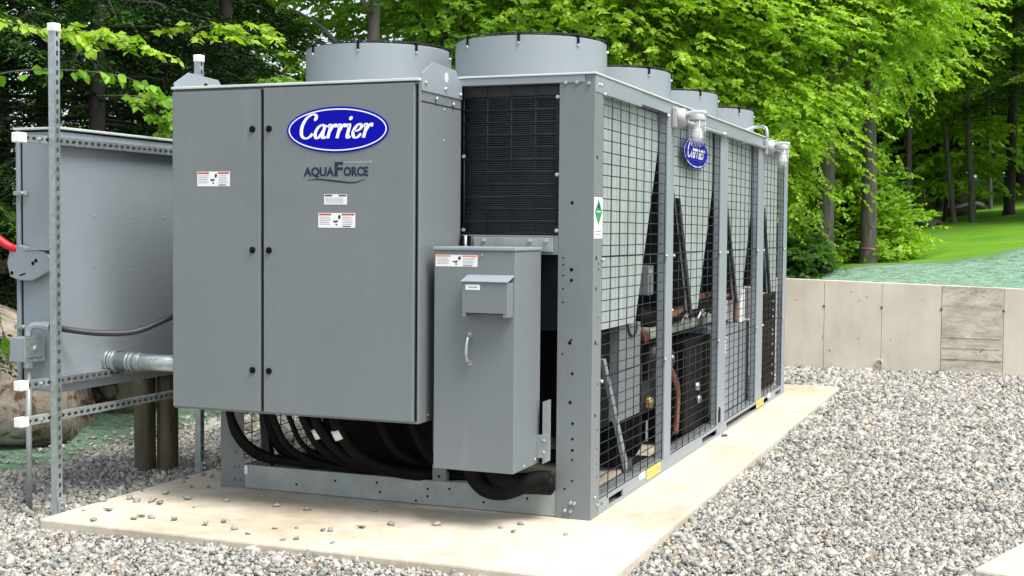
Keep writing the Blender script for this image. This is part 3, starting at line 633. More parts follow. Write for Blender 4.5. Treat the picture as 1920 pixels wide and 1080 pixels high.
def emblem(O, U, V, Nn, ru, rv, parent, xh, width):
    U, V, Nn = Vector(U), Vector(V), Vector(Nn)
    oval(ru, rv, O, U, V, Nn, 0.0005, 0.004).build('emblem', 'blue', parent)
    oval(ru*0.965, rv*0.915, O, U, V, Nn, 0.0042, 0.0050, hole_=rv*0.055).build('emblem_ring', 'emblem_white', parent)
    m = MB(); x = 0; tot = 6.1; sx = width/tot; lift = 0
    org = Vector(O)-U*(width/2)-V*(xh*0.62)
    def pt(px, py, d): return tuple(org+U*((px+0.24*(py-0.5))*sx)+V*(py*xh)+Nn*d)
    for chh in 'Carrier':
        strokes, dots, adv = GLY[chh]
        for s in strokes:
            pts = np.array(sm([(a, b_) for a, b_ in s], 5)); d = np.gradient(pts, axis=0); d /= np.linalg.norm(d, axis=1)[:, None]+1e-9
            wv = 0.048+0.082*np.abs(d[:, 1])**1.2
            if chh == 'C': wv = wv*1.05
            nrm = np.stack([-d[:, 1], d[:, 0]], 1); dd = 0.0044+lift*0.00012; lift += 1
            Lp = pts+nrm*wv[:, None]; Rp = pts-nrm*wv[:, None]
            vs_ = [pt(a[0]+x, a[1], dd) for a in Lp]+[pt(a[0]+x, a[1], dd) for a in Rp]; k = len(pts)
            m.add(vs_, [(i, i+1, k+i+1, k+i) for i in range(k-1)])
        for (dx, dy, rr) in dots:
            dd = 0.0044+lift*0.00012; lift += 1
            m.add([pt(x+dx+rr*math.cos(a)*1.0, dy+rr*math.sin(a), dd) for a in np.linspace(0, 2*math.pi, 14)[:-1]], [tuple(range(13))])
        x += adv
    m.build('emblem_lettering', 'emblem_white', parent)
# control cabinet
cab = MB().box(-2.204, -0.742, -0.508, -0.002, 0.525, 2.235).build('control_cabinet', 'paint', ch, bevel=0.004)
YF = -0.527
for x0, x1, z1 in ((-2.200, -1.653, 2.222), (-1.633, -0.765, 2.228)):
    MB().box(x0, x1, YF, -0.509, 0.535, z1).build('cabinet_door', 'paint', cab, bevel=0.005)
MB().box(-1.650, -1.636, -0.5125, -0.509, 0.54, 2.22).build('door_gap', 'black', cab)
MB().box(-2.206, -0.740, -0.530, -0.004, 2.2365, 2.250).build('cabinet_top', 'sheet', cab, bevel=0.003)  # pale tone paints the lit top edge of the cabinet
MB().box(-0.7615, -0.752, -0.5115, -0.509, 0.54, 2.22).build('door_gap', 'black', cab)
for x in (-1.698, -1.598):
    for z in (2.016, 1.386, 0.755): MB().lathe([(0.017, 0), (0.017, 0.006), (0.010, 0.008), (0.010, 0.014), (0, 0.014)], (x, YF, z), (0, -1, 0), 12).build('door_latch', 'black', cab, smooth='auto')
emblem((-1.197, YF, 2.003), (1, 0, 0), (0, 0, 1), (0, -1, 0), 0.292, 0.117, cab, 0.070, 0.435)
U_, V_, N_ = (1, 0, 0), (0, 0, 1), (0, -1, 0)
text_mesh('AQUA', 0.062, (-1.392, YF-0.0012, 1.770), U_, V_, N_, 0.0006, 'product_lettering', 'ink', cab, width=0.178, bold=0.0022)
text_mesh('F', 0.098, (-1.212, YF-0.0012, 1.770), U_, V_, N_, 0.0006, 'product_lettering', 'ink', cab, width=0.048, bold=0.003)
text_mesh('ORCE', 0.062, (-1.160, YF-0.0012, 1.770), U_, V_, N_, 0.0006, 'product_lettering', 'ink', cab, width=0.140, bold=0.0025)
m = MB(); sp = sm([(-1.375, 1.748), (-1.30, 1.752), (-1.20, 1.742), (-1.10, 1.735), (-1.03, 1.755)], 6)
wd = [0.0008+0.004*math.sin(math.pi*i/(len(sp)-1)) for i in range(len(sp))]
m.add([(a, YF-0.0012, b_+w) for (a, b_), w in zip(sp, wd)]+[(a, YF-0.0012, b_-w) for (a, b_), w in zip(sp, wd)], [(i, i+1, len(sp)+i+1, len(sp)+i) for i in range(len(sp)-1)]); m.build('swoosh', 'ink', cab)
MB().box(-1.16, -1.02, YF-0.0012, YF-0.0006, 1.832, 1.842).build('faint_print', 'olive', cab)
MB().lathe([(0, 0.0012), (0.010, 0.0012), (0.010, 0)], (-1.008, YF, 1.838), (0, -1, 0), 14).build('faint_print', 'olive', cab)
def sticker(x0, x1, z0, z1, y, parent, head, mono=False):
    s = MB().box(x0, x1, y-0.0012, y, z0, z1).build('warning_label', 'label', parent)
    w, h = x1-x0, z1-z0; yy = y-0.0012
    def b_(a, c, e, g, mt, nm): MB().box(x0+a*w, x0+c*w, yy-0.0006, yy, z0+e*h, z0+g*h).build(nm, mt, parent)
    if mono:
        b_(0.03, 0.36, 0.80, 0.95, head, 'label_header'); b_(0.64, 0.97, 0.80, 0.95, head, 'label_header')
        for q in (0.62, 0.5, 0.38, 0.26, 0.14): b_(0.06, 0.9-0.1*random.random(), q, q+0.03, 'label_text', 'print_line')
    else:
        b_(0.02, 0.36, 0.84, 0.96, head, 'label_header'); b_(0.64, 0.98, 0.84, 0.96, head, 'label_header')
        for q in (0.70, 0.58, 0.46, 0.34, 0.22):
            b_(0.04, 0.30+0.05*random.random(), q, q+0.035, 'label_text', 'print_line'); b_(0.66, 0.90+0.06*random.random(), q, q+0.035, 'label_text', 'print_line')
        b_(0.66, 0.88, 0.06, 0.12, 'ink', 'print_line')
        P = lambda a, c: (x0+a*w, yy-0.0004, z0+c*h)
        for poly in ([(0.40,0.50),(0.46,0.46),(0.52,0.52),(0.54,0.42),(0.48,0.34),(0.42,0.38)], [(0.54,0.62),(0.58,0.58),(0.61,0.68),(0.60,0.88),(0.55,0.84)], [(0.46,0.22),(0.50,0.16),(0.53,0.22),(0.50,0.28)]):
            MB().prism([P(*q) for q in poly], (0, -0.0004, 0)).build('pictogram', 'ink', parent)
sticker(-2.040, -1.837, 1.720, 1.797, YF, cab, 'label_red')
sticker(-1.306, -1.093, 1.506, 1.581, YF, cab, 'label_red')
sticker(-1.272, -1.141, 1.624, 1.676, YF, cab, 'label_navy', True)
# lifting plates on the cabinet sides, seam strip, side screws
for x in (-0.742, -2.210):
    m = MB(); m.prism([(x, -0.50, 2.19), (x, -0.006, 2.19), (x, -0.006, 2.26), (x, -0.09, 2.335), (x, -0.37, 2.345), (x, -0.50, 2.275)], (0.006, 0, 0))
    lp = m.build('lifting_plate', 'paint_light', cab, bevel=0.0015)
    if x > -1:
        MB().lathe([(0, 0), (0.026, 0.0)], (x+0.0068, -0.21, 2.285), (1, 0, 0), 16).build('lifting_eye', 'sheet', cab)
        for y, z in ((-0.46, 2.232), (-0.22, 2.225), (-0.03, 2.215), (-0.33, 2.165), (-0.12, 2.155)): bolt((x+0.006, y, z), (1, 0, 0), 0.011, 0.010, cab)
    else:
        MB().lathe([(0, 0), (0.020, 0.0)], (x+0.0068, -0.21, 2.285), (1, 0, 0), 16).build('lifting_eye', 'black', cab)
MB().box(-0.7418, -0.7405, -0.50, -0.004, 2.135, 2.141).build('side_seam', 'charcoal', cab)
for y, z in ((-0.22, 1.96), (-0.22, 2.12), (-0.40, 0.56), (-0.30, 0.95), (-0.30, 0.90)): bolt((-0.742, y, z), (1, 0, 0), 0.006, 0.005, cab)
# auxiliary cabinet
AX0, AX1, AY = -0.690, -0.255, -0.445
aux = MB().box(AX0, AX1, AY, -0.075, 0.298, 1.398).build('auxiliary_cabinet', 'paint', ch, bevel=0.004)
MB().box(AX0-0.006, AX1+0.006, AY-0.008, -0.074, 1.3985, 1.416).build('cabinet_lid', 'paint_light', aux, bevel=0.004)
bolt((-0.43, AY, 1.375), (0, -1, 0), 0.006, 0.006, aux)
sticker(AX0+0.008, AX0+0.235, 1.318, 1.376, AY, aux, 'label_orange')
# hood with open underside
m = MB(); hx0, hx1, hz0, hz1, hy = -0.500, -0.263, 1.075, 1.245, AY-0.085
m.box(hx0, hx1, hy, hy+0.003, hz0+0.02, hz1); m.box(hx0, hx0+0.003, hy+0.004, AY-0.001, hz0, hz1); m.box(hx1-0.003, hx1, hy+0.004, AY-0.001, hz0, hz1)
m.box(hx0, hx0+0.02, hy, hy+0.003, hz0, hz0+0.0195); m.box(hx1-0.02, hx1, hy, hy+0.003, hz0, hz0+0.0195)
m.build('vent_hood', 'paint', aux, bevel=0.0012)
MB().prism([(hx0-0.006, hy-0.008, hz1+0.001), (hx0-0.006, AY-0.001, hz1+0.030), (hx0-0.006, AY-0.001, hz1+0.035), (hx0-0.006, hy-0.008, hz1+0.006)], (hx1-hx0+0.012, 0, 0)).build('hood_top', 'paint_light', aux, bevel=0.001)
MB().box(hx0+0.03, hx1-0.03, AY-0.012, AY-0.001, hz0+0.012, hz1-0.03).build('hood_vent', 'black', aux)
hl = MB().box(hx0+0.018, hx0+0.095, hy-0.001, hy, 1.208, 1.234).build('hood_label', 'label', aux)
MB().box(hx0+0.035, hx0+0.080, hy-0.0016, hy-0.001, 1.218, 1.224).build('print_line', 'label_text', aux)
MB().tube(sm([(-0.492, AY, 0.975), (-0.492, AY-0.03, 0.965), (-0.494, AY-0.042, 0.92), (-0.494, AY-0.042, 0.88), (-0.492, AY-0.03, 0.852), (-0.492, AY, 0.845)]), 0.008, 8).build('door_handle', 'galv', aux, True)
for z in (0.98, 0.84): MB().box(-0.502, -0.482, AY-0.004, AY-0.0005, z-0.012, z+0.012).build('handle_foot', 'galv', aux)
for y, z in ((-0.30, 0.335), (-0.14, 0.345)): bolt((AX1, y, z-0.02), (1, 0, 0), 0.008, 0.006, aux)
MB().box(AX1+0.0005, -0.192, -0.12, -0.115, 0.33, 0.45).build('mounting_bracket', 'galv', aux)
MB().box(AX1+0.03, AX1+0.035, -0.114, -0.002, 0.30, 0.62).build('mounting_bracket', 'galv', aux)
for z in (0.36, 0.42): bolt((AX1+0.04, -0.12, z), (0, -1, 0), 0.008, 0.008, aux)
# insulated pipes and cables under the cabinets
def hose(path, r, mat='black', name='cable'): return MB().tube(sm(path, 7), r, 10).build(name, mat, ch, True)
hose([(-0.58, -0.20, 0.31), (-0.56, -0.20, 0.22), (-0.49, -0.20, 0.165), (-0.40, -0.18, 0.160), (-0.31, -0.15, 0.195), (-0.24, -0.12, 0.215), (-0.19, -0.11, 0.215)], 0.050, name='insulated_pipe')
hose([(-0.47, -0.18, 0.30), (-0.45, -0.19, 0.24), (-0.38, -0.17, 0.20), (-0.27, -0.10, 0.19), (-0.20, -0.04, 0.18)], 0.055, name='insulated_pipe')
hose([(-0.58, -0.06, 0.30), (-0.60, -0.05, 0.22), (-0.57, -0.05, 0.16), (-0.53, -0.05, 0.18)], 0.016)
hose([(-2.05, -0.22, 0.53), (-2.04, -0.20, 0.42), (-1.98, -0.12, 0.27), (-1.82, -0.02, 0.185), (-1.5, 0.05, 0.17), (-1.0, 0.08, 0.18)], 0.024)
hose([(-2.12, -0.12, 0.53), (-2.10, -0.10, 0.35), (-2.02, -0.04, 0.22), (-1.9, 0.03, 0.17), (-1.5, 0.09, 0.16), (-0.9, 0.1, 0.16)], 0.020)
hose([(-1.90, -0.05, 0.53), (-1.91, -0.02, 0.40), (-1.85, 0.05, 0.22), (-1.6, 0.1, 0.18), (-1.2, 0.12, 0.2)], 0.030)
for x, y, rr, k in ((-1.74, -0.28, 0.020, 6), (-1.675, -0.22, 0.015, 6), (-1.56, -0.25, 0.030, 6), (-1.47, -0.28, 0.030, 6), (-1.35, -0.28, 0.036, 6), (-1.19, -0.10, 0.034, 4), (-0.98, -0.12, 0.03, 4)):
    j1 = random.uniform(-0.03, 0.03); j2 = random.uniform(-0.02, 0.03)
    hose([(x, y, 0.53), (x+0.02, y+0.01, 0.44), (x+0.10+j1, y+0.08, 0.30+j2), (x+0.25+j1, y+0.22, 0.20+j2), (x+0.5, y+0.36, 0.165+j2), (x+0.8, y+0.42, 0.16)][:k], rr)
for (x, y, z) in ((-1.452, -0.232, 0.40), (-1.318, -0.255, 0.405)):
    MB().tube([(x, y, z-0.022), (x-0.018, y-0.014, z+0.026)], 0.0385, 12).build('cable_tag', 'white', ch, True)
MB().box(-1.75, -0.72, 0.30, 0.34, 0.10, 0.80).build('shade_backing', 'black', ch)  # black backing added for the darkness under the cabinet
MB().box(-1.50, -0.70, 0.10, 0.29, 0.142, 0.70).build('shade_backing', 'black', ch)  # black box added to hold the shade behind the front rail
MB().obox((-1.98, 0.02, 0.139), (0.05, 0, 0), (0, 0.05, 0), (-0.10, 0.1, 0.40)).build('front_brace', 'charcoal', ch)
# side emblem wired on the guard
emblem((-0.017, 2.30, 2.035), (0, 1, 0), (0, 0, 1), (1, 0, 0), 0.355, 0.108, ch, 0.062, 0.50)

# ------------------------------------------------------------------ jar lamps on the posts
def lamp(y, z, label):
    t = thing('wall_lamp', label, 'lamp', (0.007, y, z), 'caged jar lamps on the chiller side')
    MB().box(0.0075, 0.040, y-0.055, y+0.055, z-0.055, z+0.065).build('mounting_box', 'lamp_grey', t, bevel=0.008)
    MB().lathe([(0.0, 0.034), (0.055, 0.034), (0.055, 0.062), (0.045, 0.075), (0, 0.075)], (0.007, y, z+0.005), (1, 0, 0), 24).build('junction_cover', 'lamp_grey', t, smooth='auto')
    MB().tube(sm([(0.075, y, z+0.020), (0.12, y, z+0.030), (0.16, y, z+0.030), (0.20, y, z+0.026)], 4), [0.022, 0.019]+[0.018]*10+[0.012], 12).build('arm', 'lamp_grey', t, True)
    cx = 0.145; zt = z+0.012
    MB().lathe([(0.0, 0.012), (0.045, 0.010), (0.050, 0.0), (0.050, -0.022), (0.043, -0.026), (0, -0.026)], (cx, y, zt), (0,0,1), 24).build('collar', 'lamp_grey', t, smooth='auto')
    MB().lathe([(0.040, -0.027), (0.041, -0.10), (0.039, -0.135), (0.028, -0.16), (0, -0.168)], (cx, y, zt), (0,0,1), 24).build('globe', 'glass', t, True)
    MB().lathe([(0.014, -0.03), (0.016, -0.06), (0.028, -0.085), (0.031, -0.11), (0.022, -0.138), (0, -0.146)], (cx, y, zt), (0,0,1), 18).build('bulb', 'bulb', t, True)
    c = MB()
    for h in (-0.055, -0.090, -0.125): c.tube([(cx+0.047*math.cos(a), y+0.047*math.sin(a), zt+h) for a in np.linspace(0, 2*math.pi, 21)], 0.0022, 5, False)
    for k in range(4):
        a = math.pi/2*k+0.5; d = Vector((math.cos(a), math.sin(a), 0)); o_ = Vector((cx, y, zt))
        c.tube([o_+d*0.047+Vector((0,0,-0.02)), o_+d*0.047+Vector((0,0,-0.13)), o_+d*0.035+Vector((0,0,-0.165)), o_+d*0.012+Vector((0,0,-0.176))], 0.0022, 5)
    c.build('guard_cage', 'galv', t, True)
    t.scale = (1.08, 1.08, 1.08)
lamp(1.60, 2.205, 'caged jar lamp with white bulb on the nearer post, in front of the side emblem')
lamp(4.70, 2.215, 'caged jar lamp with white bulb on the far post near the chiller end')
t = thing('lamp_conduit', 'thin galvanised conduit running along the chiller top rail between the two lamps', 'conduit', (0.02, 3.1, 2.2))
MB().tube([(0.022, 1.66, 2.205), (0.022, 4.64, 2.212)], 0.012, 10).build('pipe', 'galv', t, True)
MB().tube([(0.022, 2.98, 2.2085), (0.022, 3.06, 2.2087)], 0.017, 10).build('coupling', 'galv', t, True)
for y in (2.4, 3.7): MB().box(0.0075, 0.036, y-0.01, y+0.01, 2.188, 2.228).build('clamp', 'galv', t)
MB().tube(sm([(0.022, 4.70, 2.285), (0.022, 4.70, 2.34), (0.0, 4.72, 2.39), (-0.08, 4.75, 2.40), (-0.18, 4.70, 2.36), (-0.25, 4.66, 2.313)]), 0.014, 10).build('elbow_loop', 'galv', t, True)

# ------------------------------------------------------------------ strut rack at left
def strut_mesh(o, t, w, n, length, pitch=0.0508, face=0.041):
    """slotted channel: o start (centre of slotted face), t along, w across, n outward normal of the slotted face"""
    o, t, w, n = map(Vector, (o, t, w, n)); m = MB(); k = int(length/pitch); h = face/2
    sl, sw = 0.0175, 0.0088
    for i in range(k):
        a = o+t*(i*pitch); b_ = a+t*pitch; c = a+t*(pitch/2)
        out = [a-w*h, a, a+w*h, c+w*h, b_+w*h, b_, b_-w*h, c-w*h]
        inn = [c-t*sl*0.55-w*sw, c-t*sl-w*0, c-t*sl*0.55+w*sw, c+w*sw, c+t*sl*0.55+w*sw, c+t*sl, c+t*sl*0.55-w*sw, c-w*sw]
        lip = [q-n*0.003 for q in inn]
        vs_ = out+inn+lip
        m.add(vs_, [(j, (j+1) % 8, 8+(j+1) % 8, 8+j) for j in range(8)]+[(8+j, 8+(j+1) % 8, 16+(j+1) % 8, 16+j) for j in range(8)])
    e = o+t*(k*pitch); ln = t*(k*pitch)
    m.obox(o-w*h-n*0.041, ln, w*0.003, n*0.0405); m.obox(o+w*(h-0.003)-n*0.041, ln, w*0.003, n*0.0405)
    m.obox(o-w*(h-0.0032)-n*0.041, ln, w*0.009, n*0.003); m.obox(o+w*(h-0.0122)-n*0.041, ln, w*0.009, n*0.003)
    m.obox(o-w*(h-0.0032)-n*0.022, ln, w*(face-0.0064), n*0.001)
    return m, e
rack = thing('strut_rack', 'galvanised slotted strut rack with white end caps carrying the switch enclosure', 'rack', (-2.72, -0.2, 0))
def cap(c, sx, sy, sz): MB().box(c[0]-sx/2, c[0]+sx/2, c[1]-sy/2, c[1]+sy/2, c[2]-sz/2, c[2]+sz/2).build('end_cap', 'white', rack, bevel=0.006)
for y in (-0.845, 0.45):
    m, e = strut_mesh((-2.69, y, -0.055), (0,0,1), (0,1,0), (1,0,0), 2.60); m.build('upright', 'galv', rack)
    cap((-2.71, y, e.z+0.008), 0.052, 0.052, 0.045)
    MB().obox((-2.688, y-0.02, -0.06), (0.008, 0, 0), (0, 0.05, 0), (0, 0, 0.10)).build('foot_clip', 'galv', rack, bevel=0.002)
    MB().box(-2.72, -2.60, y-0.03, y+0.05, -0.05, -0.03).build('foot_plate', 'galv', rack)
    for z in (0.0, 0.03): bolt((-2.680, y, z), (1, 0, 0), 0.010, 0.014, rack)
for z in (1.955, 0.675, 0.485):
    m, e = strut_mesh((-2.735, -1.045, z), (0,1,0), (0,0,1), (1,0,0), 1.72); m.build('cross_strut', 'galv' if z > 0.6 else 'galv_dull', rack)
    cap((-2.755, -1.055, z), 0.052, 0.06, 0.052)
    bolt((-2.735, -0.93, z), (1, 0, 0), 0.009, 0.010, rack)
sw = thing('switch_enclosure', 'big grey steel switch enclosure with red lever, seen from behind on the strut rack', 'enclosure', (-2.93, 0.1, 0.6))
EX0, EX1, EY0, EY1, EZ0, EZ1 = -3.075, -2.780, -0.72, 0.72, 0.60, 2.012
body = MB().box(EX0+0.035, EX1, EY0, EY1, EZ0, EZ1).build('body', 'paint_light', sw, bevel=0.006)
MB().box(EX0, EX0+0.024, EY0-0.012, EY1+0.012, EZ0-0.01, EZ1+0.01).build('door', 'paint_light', sw, bevel=0.006)
MB().box(EX0+0.0245, EX0+0.0345, EY0+0.004, EY1-0.004, EZ0+0.01, EZ1-0.01).build('door_gasket', 'black', sw)
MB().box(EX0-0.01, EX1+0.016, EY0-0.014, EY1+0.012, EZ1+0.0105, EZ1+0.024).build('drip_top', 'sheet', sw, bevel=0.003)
for z in (0.77, 1.48, 1.62):
    pass
for z in (0.95, 1.68):
    MB().box(EX0-0.004, EX0+0.085, EY0-0.028, EY0-0.0125, z-0.012, z+0.012).build('door_clamp', 'galv', sw, bevel=0.003)
    bolt((EX0+0.06, EY0-0.028, z), (0, -1, 0), 0.010, 0.01, sw)
for y in (-0.45, -0.12, 0.18, 0.46):
    for z in (1.28, 1.56): bolt((EX1, y, z), (1, 0, 0), 0.006, 0.004, body, 'paint_light')
hm = MB(); hm.prism([(-3.11, EY0-0.045, 1.30), (-3.09, EY0-0.045, 1.225), (-3.03, EY0-0.045, 1.205), (-2.94, EY0-0.045, 1.205), (-2.82, EY0-0.045, 1.26), (-2.80, EY0-0.045, 1.325), (-2.86, EY0-0.045, 1.365), (-3.03, EY0-0.045, 1.40), (-3.085, EY0-0.045, 1.385)], (0, 0.028, 0))
hp = hm.build('handle_plate', 'paint_light', sw, bevel=0.005)
for x, z in ((-2.93, 1.30), (-2.91, 1.315), (-3.075, 1.245)): MB().lathe([(0, 0.001), (0.011, 0.001), (0.011, 0)], (x, EY0-0.045, z), (0, -1, 0), 10).build('plate_slot', 'black', hp)
MB().obox((-3.02, EY0-0.046, 1.228), (0.04, 0, 0.012), (0, 0.0005, 0), (-0.003, 0, 0.008)).build('plate_slot', 'black', hp)
MB().box(-2.99, -2.82, EY0-0.05, EY0-0.002, 1.372, 1.386).build('handle_bracket', 'galv', hp)
bolt((-2.83, EY0-0.012, 1.41), (0, -1, 0), 0.014, 0.012, sw)
MB().tube([(-3.05, EY0-0.03, 1.372), (-3.10, EY0-0.05, 1.395), (-3.19, EY0-0.075, 1.455), (-3.22, EY0-0.08, 1.475)], [0.019, 0.022, 0.026, 0.018], 10).build('lever', 'red', sw, True)
MB().lathe([(0.017, 0), (0.02, 0.006), (0.02, 0.03)], (-3.20, EY0-0.078, 1.46), (-0.8, -0.1, 0.55), 10).build('lever_grip', 'red', sw, True)
# small junction box with rising conduit
jx_ = thing('junction_box', 'small grey junction box on a grey conduit rising from the gravel, left of the rack', 'junction box', (-2.93, -0.79, -0.06))
jb = MB().box(-2.985, -2.885, -0.885, -0.737, 0.775, 0.905).build('box', 'paint_light', jx_, bevel=0.004)
MB().box(-2.8845, -2.879, -0.889, -0.733, 0.771, 0.909).build('cover', 'galv', jx_, bevel=0.002)
bolt((-2.879, -0.811, 0.845), (1, 0, 0), 0.016, 0.008, jx_)
for q in range(5): MB().box(-2.8788, -2.8783, -0.855+0.02*q, -0.843+0.02*q, 0.79, 0.796).build('cover_mark', 'charcoal', jx_)
MB().tube([(-2.935, -0.80, -0.10), (-2.935, -0.80, 0.755)], 0.0155, 12).build('riser', 'galv_dull', jx_, True)
MB().tube([(-2.935, -0.80, 0.735), (-2.935, -0.80, 0.774)], 0.026, 8).build('locknut', 'galv', jx_)
MB().tube(sm([(-2.935, -0.80, 0.908), (-2.93, -0.80, 0.94), (-2.905, -0.795, 0.965), (-2.86, -0.785, 0.968), (-2.83, -0.78, 0.965)]), 0.020, 12).build('elbow', 'galv', jx_, True)
MB().tube([(-2.845, -0.783, 0.966), (-2.80, -0.778, 0.962)], 0.026, 10).build('gland', 'galv', jx_)
t = tag(MB().tube(sm([(-2.80, -0.778, 0.962), (-2.70, -0.745, 0.945), (-2.58, -0.64, 0.925), (-2.46, -0.50, 0.93), (-2.34, -0.36, 1.0), (-2.21, -0.25, 1.075)], 8), 0.0165, 12).build('flexible_conduit', 'charcoal', None, True), 'dark grey flexible conduit sagging from the rack to the control cabinet', 'conduit')
t = thing('power_conduit', 'thick galvanised pipe with locknut joining switch enclosure to control cabinet', 'conduit', (-2.5, -0.33, 0.74))
MB().tube([(-2.778, -0.33, 0.742), (-2.206, -0.33, 0.742)], 0.047, 24).build('pipe', 'galv', t, True)
for x, r, w_ in ((-2.777, 0.064, 0.018), (-2.755, 0.058, 0.014), (-2.733, 0.062, 0.016), (-2.64, 0.054, 0.012), (-2.615, 0.054, 0.012), (-2.58, 0.052, 0.03)):
    MB().tube([(x, -0.33, 0.742), (x+w_, -0.33, 0.742)], r, 24).build('coupling_ring', 'galv', t, 'auto', 0.002)
for k, (x, y) in enumerate(((-3.10, 0.42), (-2.99, 0.505))):
    tag(MB().lathe([(0.066, -0.12), (0.067, 0.2), (0.065, 0.5), (0.066, 0.62 if k else 0.598), (0.0, 0.62 if k else 0.598)], (x, y, 0), (0,0,1), 24).build('pipe_riser', 'brown_pipe', None, True),
        ('weathered brown riser pipe under the enclosure, left one of the pair', 'weathered brown riser pipe under the enclosure, right one of the pair')[k], 'pipe', 'brown riser pipes under the enclosure')

# ------------------------------------------------------------------ boulders and field stones
def boulder(name, label, loc, sx, sy, sz, seed, mat='rock', sub=4, rough=0.22, group=None):
    import bmesh
    bm = bmesh.new(); bmesh.ops.create_icosphere(bm, subdivisions=sub, radius=1.0)
    rg = np.random.default_rng(seed); pl = [(Vector(rg.normal(size=3)).normalized(), rg.uniform(0.50, 0.85)) for _ in range(13)]
    fr_ = [(Vector(rg.normal(size=3)), rg.uniform(2, 7), rg.uniform(0, 6)) for _ in range(14)]
    for v in bm.verts:
        p = v.co.copy()
        for n_, d in pl:                       # broken flats
            q = p.dot(n_)
            if q > d: p -= n_*(q-d)*0.9
        nz = sum(math.sin(k.dot(p)*f_*0.6+ph)/f_ for k, f_, ph in fr_)
        p *= 1+rough*nz*0.35
        v.co = Vector((p.x*sx, p.y*sy, p.z*sz))
    me = bpy.data.meshes.new(name); bm.to_mesh(me); bm.free()
    o = finish(name, me, mat, None, True); o.location = loc; o.rotation_euler = (0, 0, rg.uniform(0, 6))
    return tag(o, label, 'rock', group)
boulder('boulder', 'big tan boulder with brown stains behind the rack at the left edge', (-5.30, 1.15, 0.34), 1.10, 0.98, 0.86, 3)
boulder('boulder', 'pale mossy boulder lying behind the rack, between the struts and brown pipes', (-5.0, 2.6, 0.18), 0.80, 0.60, 0.48, 8)
boulder('boulder', 'brown boulder farther back behind the enclosure, partly hidden', (-5.9, 4.6, 0.45), 0.60, 0.6, 0.45, 12)
for k, (x, y, s, lab) in enumerate(((-0.29, 23.9, 0.36, 'dark flat rock on the lawn beside the slim trunk'), (-0.52, 22.6, 0.33, 'rounded grey rock on the lawn nearest the leafy shrub'), (0.72, 23.0, 0.46, 'low grey rock on the lawn between the two tree trunks'), (0.95, 24.6, 0.42, 'dark rock on the lawn behind the leaning trunk'), (0.38, 19.6, 0.28, 'small half buried rock at the near edge of the lawn'))):
    boulder('field_rock', lab, (x, y, float(gz(x, y))+0.04), s, s*0.8, s*0.42, 30+k, 'rock_dark', 3, group='rocks on the lawn')

# ------------------------------------------------------------------ gravel
def stones(name, P, size, mat, seed, kind='stuff'):
    rg = np.random.default_rng(seed); n = len(P)
    base = np.array([(-1,-1,-1),(1,-1,-1),(1,1,-1),(-1,1,-1),(-1,-1,1),(1,-1,1),(1,1,1),(-1,1,1)], float)
    fq = np.array([(0,3,2,1),(4,5,6,7),(0,1,5,4),(1,2,6,5),(2,3,7,6),(3,0,4,7)])
    tri = np.concatenate([fq[:, [0,1,2]], fq[:, [0,2,3]]])
    V_ = base[None]*rg.uniform(0.45, 1.15, (n, 8, 1))*rg.uniform(0.65, 1.25, (n, 8, 3))*0.62
    V_ *= size[:, None, None]*np.stack([rg.uniform(0.9, 1.45, n), rg.uniform(0.7, 1.1, n), rg.uniform(0.38, 0.70, n)], 1)[:, None, :]
    q = rg.normal(size=(n, 4)); q[:, 1:3] *= 0.35; q /= np.linalg.norm(q, axis=1)[:, None]
    w, x, y, z = q.T
    R_ = np.stack([np.stack([1-2*(y*y+z*z), 2*(x*y-z*w), 2*(x*z+y*w)], -1), np.stack([2*(x*y+z*w), 1-2*(x*x+z*z), 2*(y*z-x*w)], -1), np.stack([2*(x*z-y*w), 2*(y*z+x*w), 1-2*(x*x+y*y)], -1)], 1)
    V_ = np.einsum('nij,nkj->nki', R_, V_)+P[:, None, :]
    F = (tri[None]+(np.arange(n)*8)[:, None, None]).reshape(-1, 3)
    me = bpy.data.meshes.new(name); me.vertices.add(n*8); me.vertices.foreach_set('co', V_.ravel())
    me.loops.add(F.size); me.loops.foreach_set('vertex_index', F.ravel().astype(np.int32))
    me.polygons.add(len(F)); me.polygons.foreach_set('loop_start', np.arange(0, F.size, 3, dtype=np.int32)); me.polygons.foreach_set('loop_total', np.full(len(F), 3, np.int32))
    me.update(calc_edges=True)
    at = me.attributes.new('rnd', 'FLOAT', 'POINT'); at.data.foreach_set('value', np.repeat(rg.random(n), 8).astype(np.float32))
    return finish(name, me, mat, None, False, 0, kind)
def scatter(x0, x1, y0, y1, sp, seed):
    rg = np.random.default_rng(seed)
    X, Y = np.meshgrid(np.arange(x0, x1, sp), np.arange(y0, y1, sp)); X = X.ravel()+rg.uniform(-.55, .55, X.size)*sp; Y = Y.ravel()+rg.uniform(-.55, .55, Y.size)*sp
    return X, Y
def pad_mask(X, Y, e=0.006):
    inpad = (X > SL[0]-e) & (X < SL[1]+e) & (Y > SL[2]-e) & (Y < SL[3]+e)
    ap = np.ones(X.shape, bool); Q = [(1.88, -0.20), (4.2, -1.2), (4.6, 0.1), (2.40, 1.38)]
    for (ax, ay), (bx, by) in zip(Q, Q[1:]+Q[:1]): ap &= ((bx-ax)*(Y-ay)-(by-ay)*(X-ax)) > 0.012
    return ~inpad & ~ap
PX, PY, PS = [], [], []
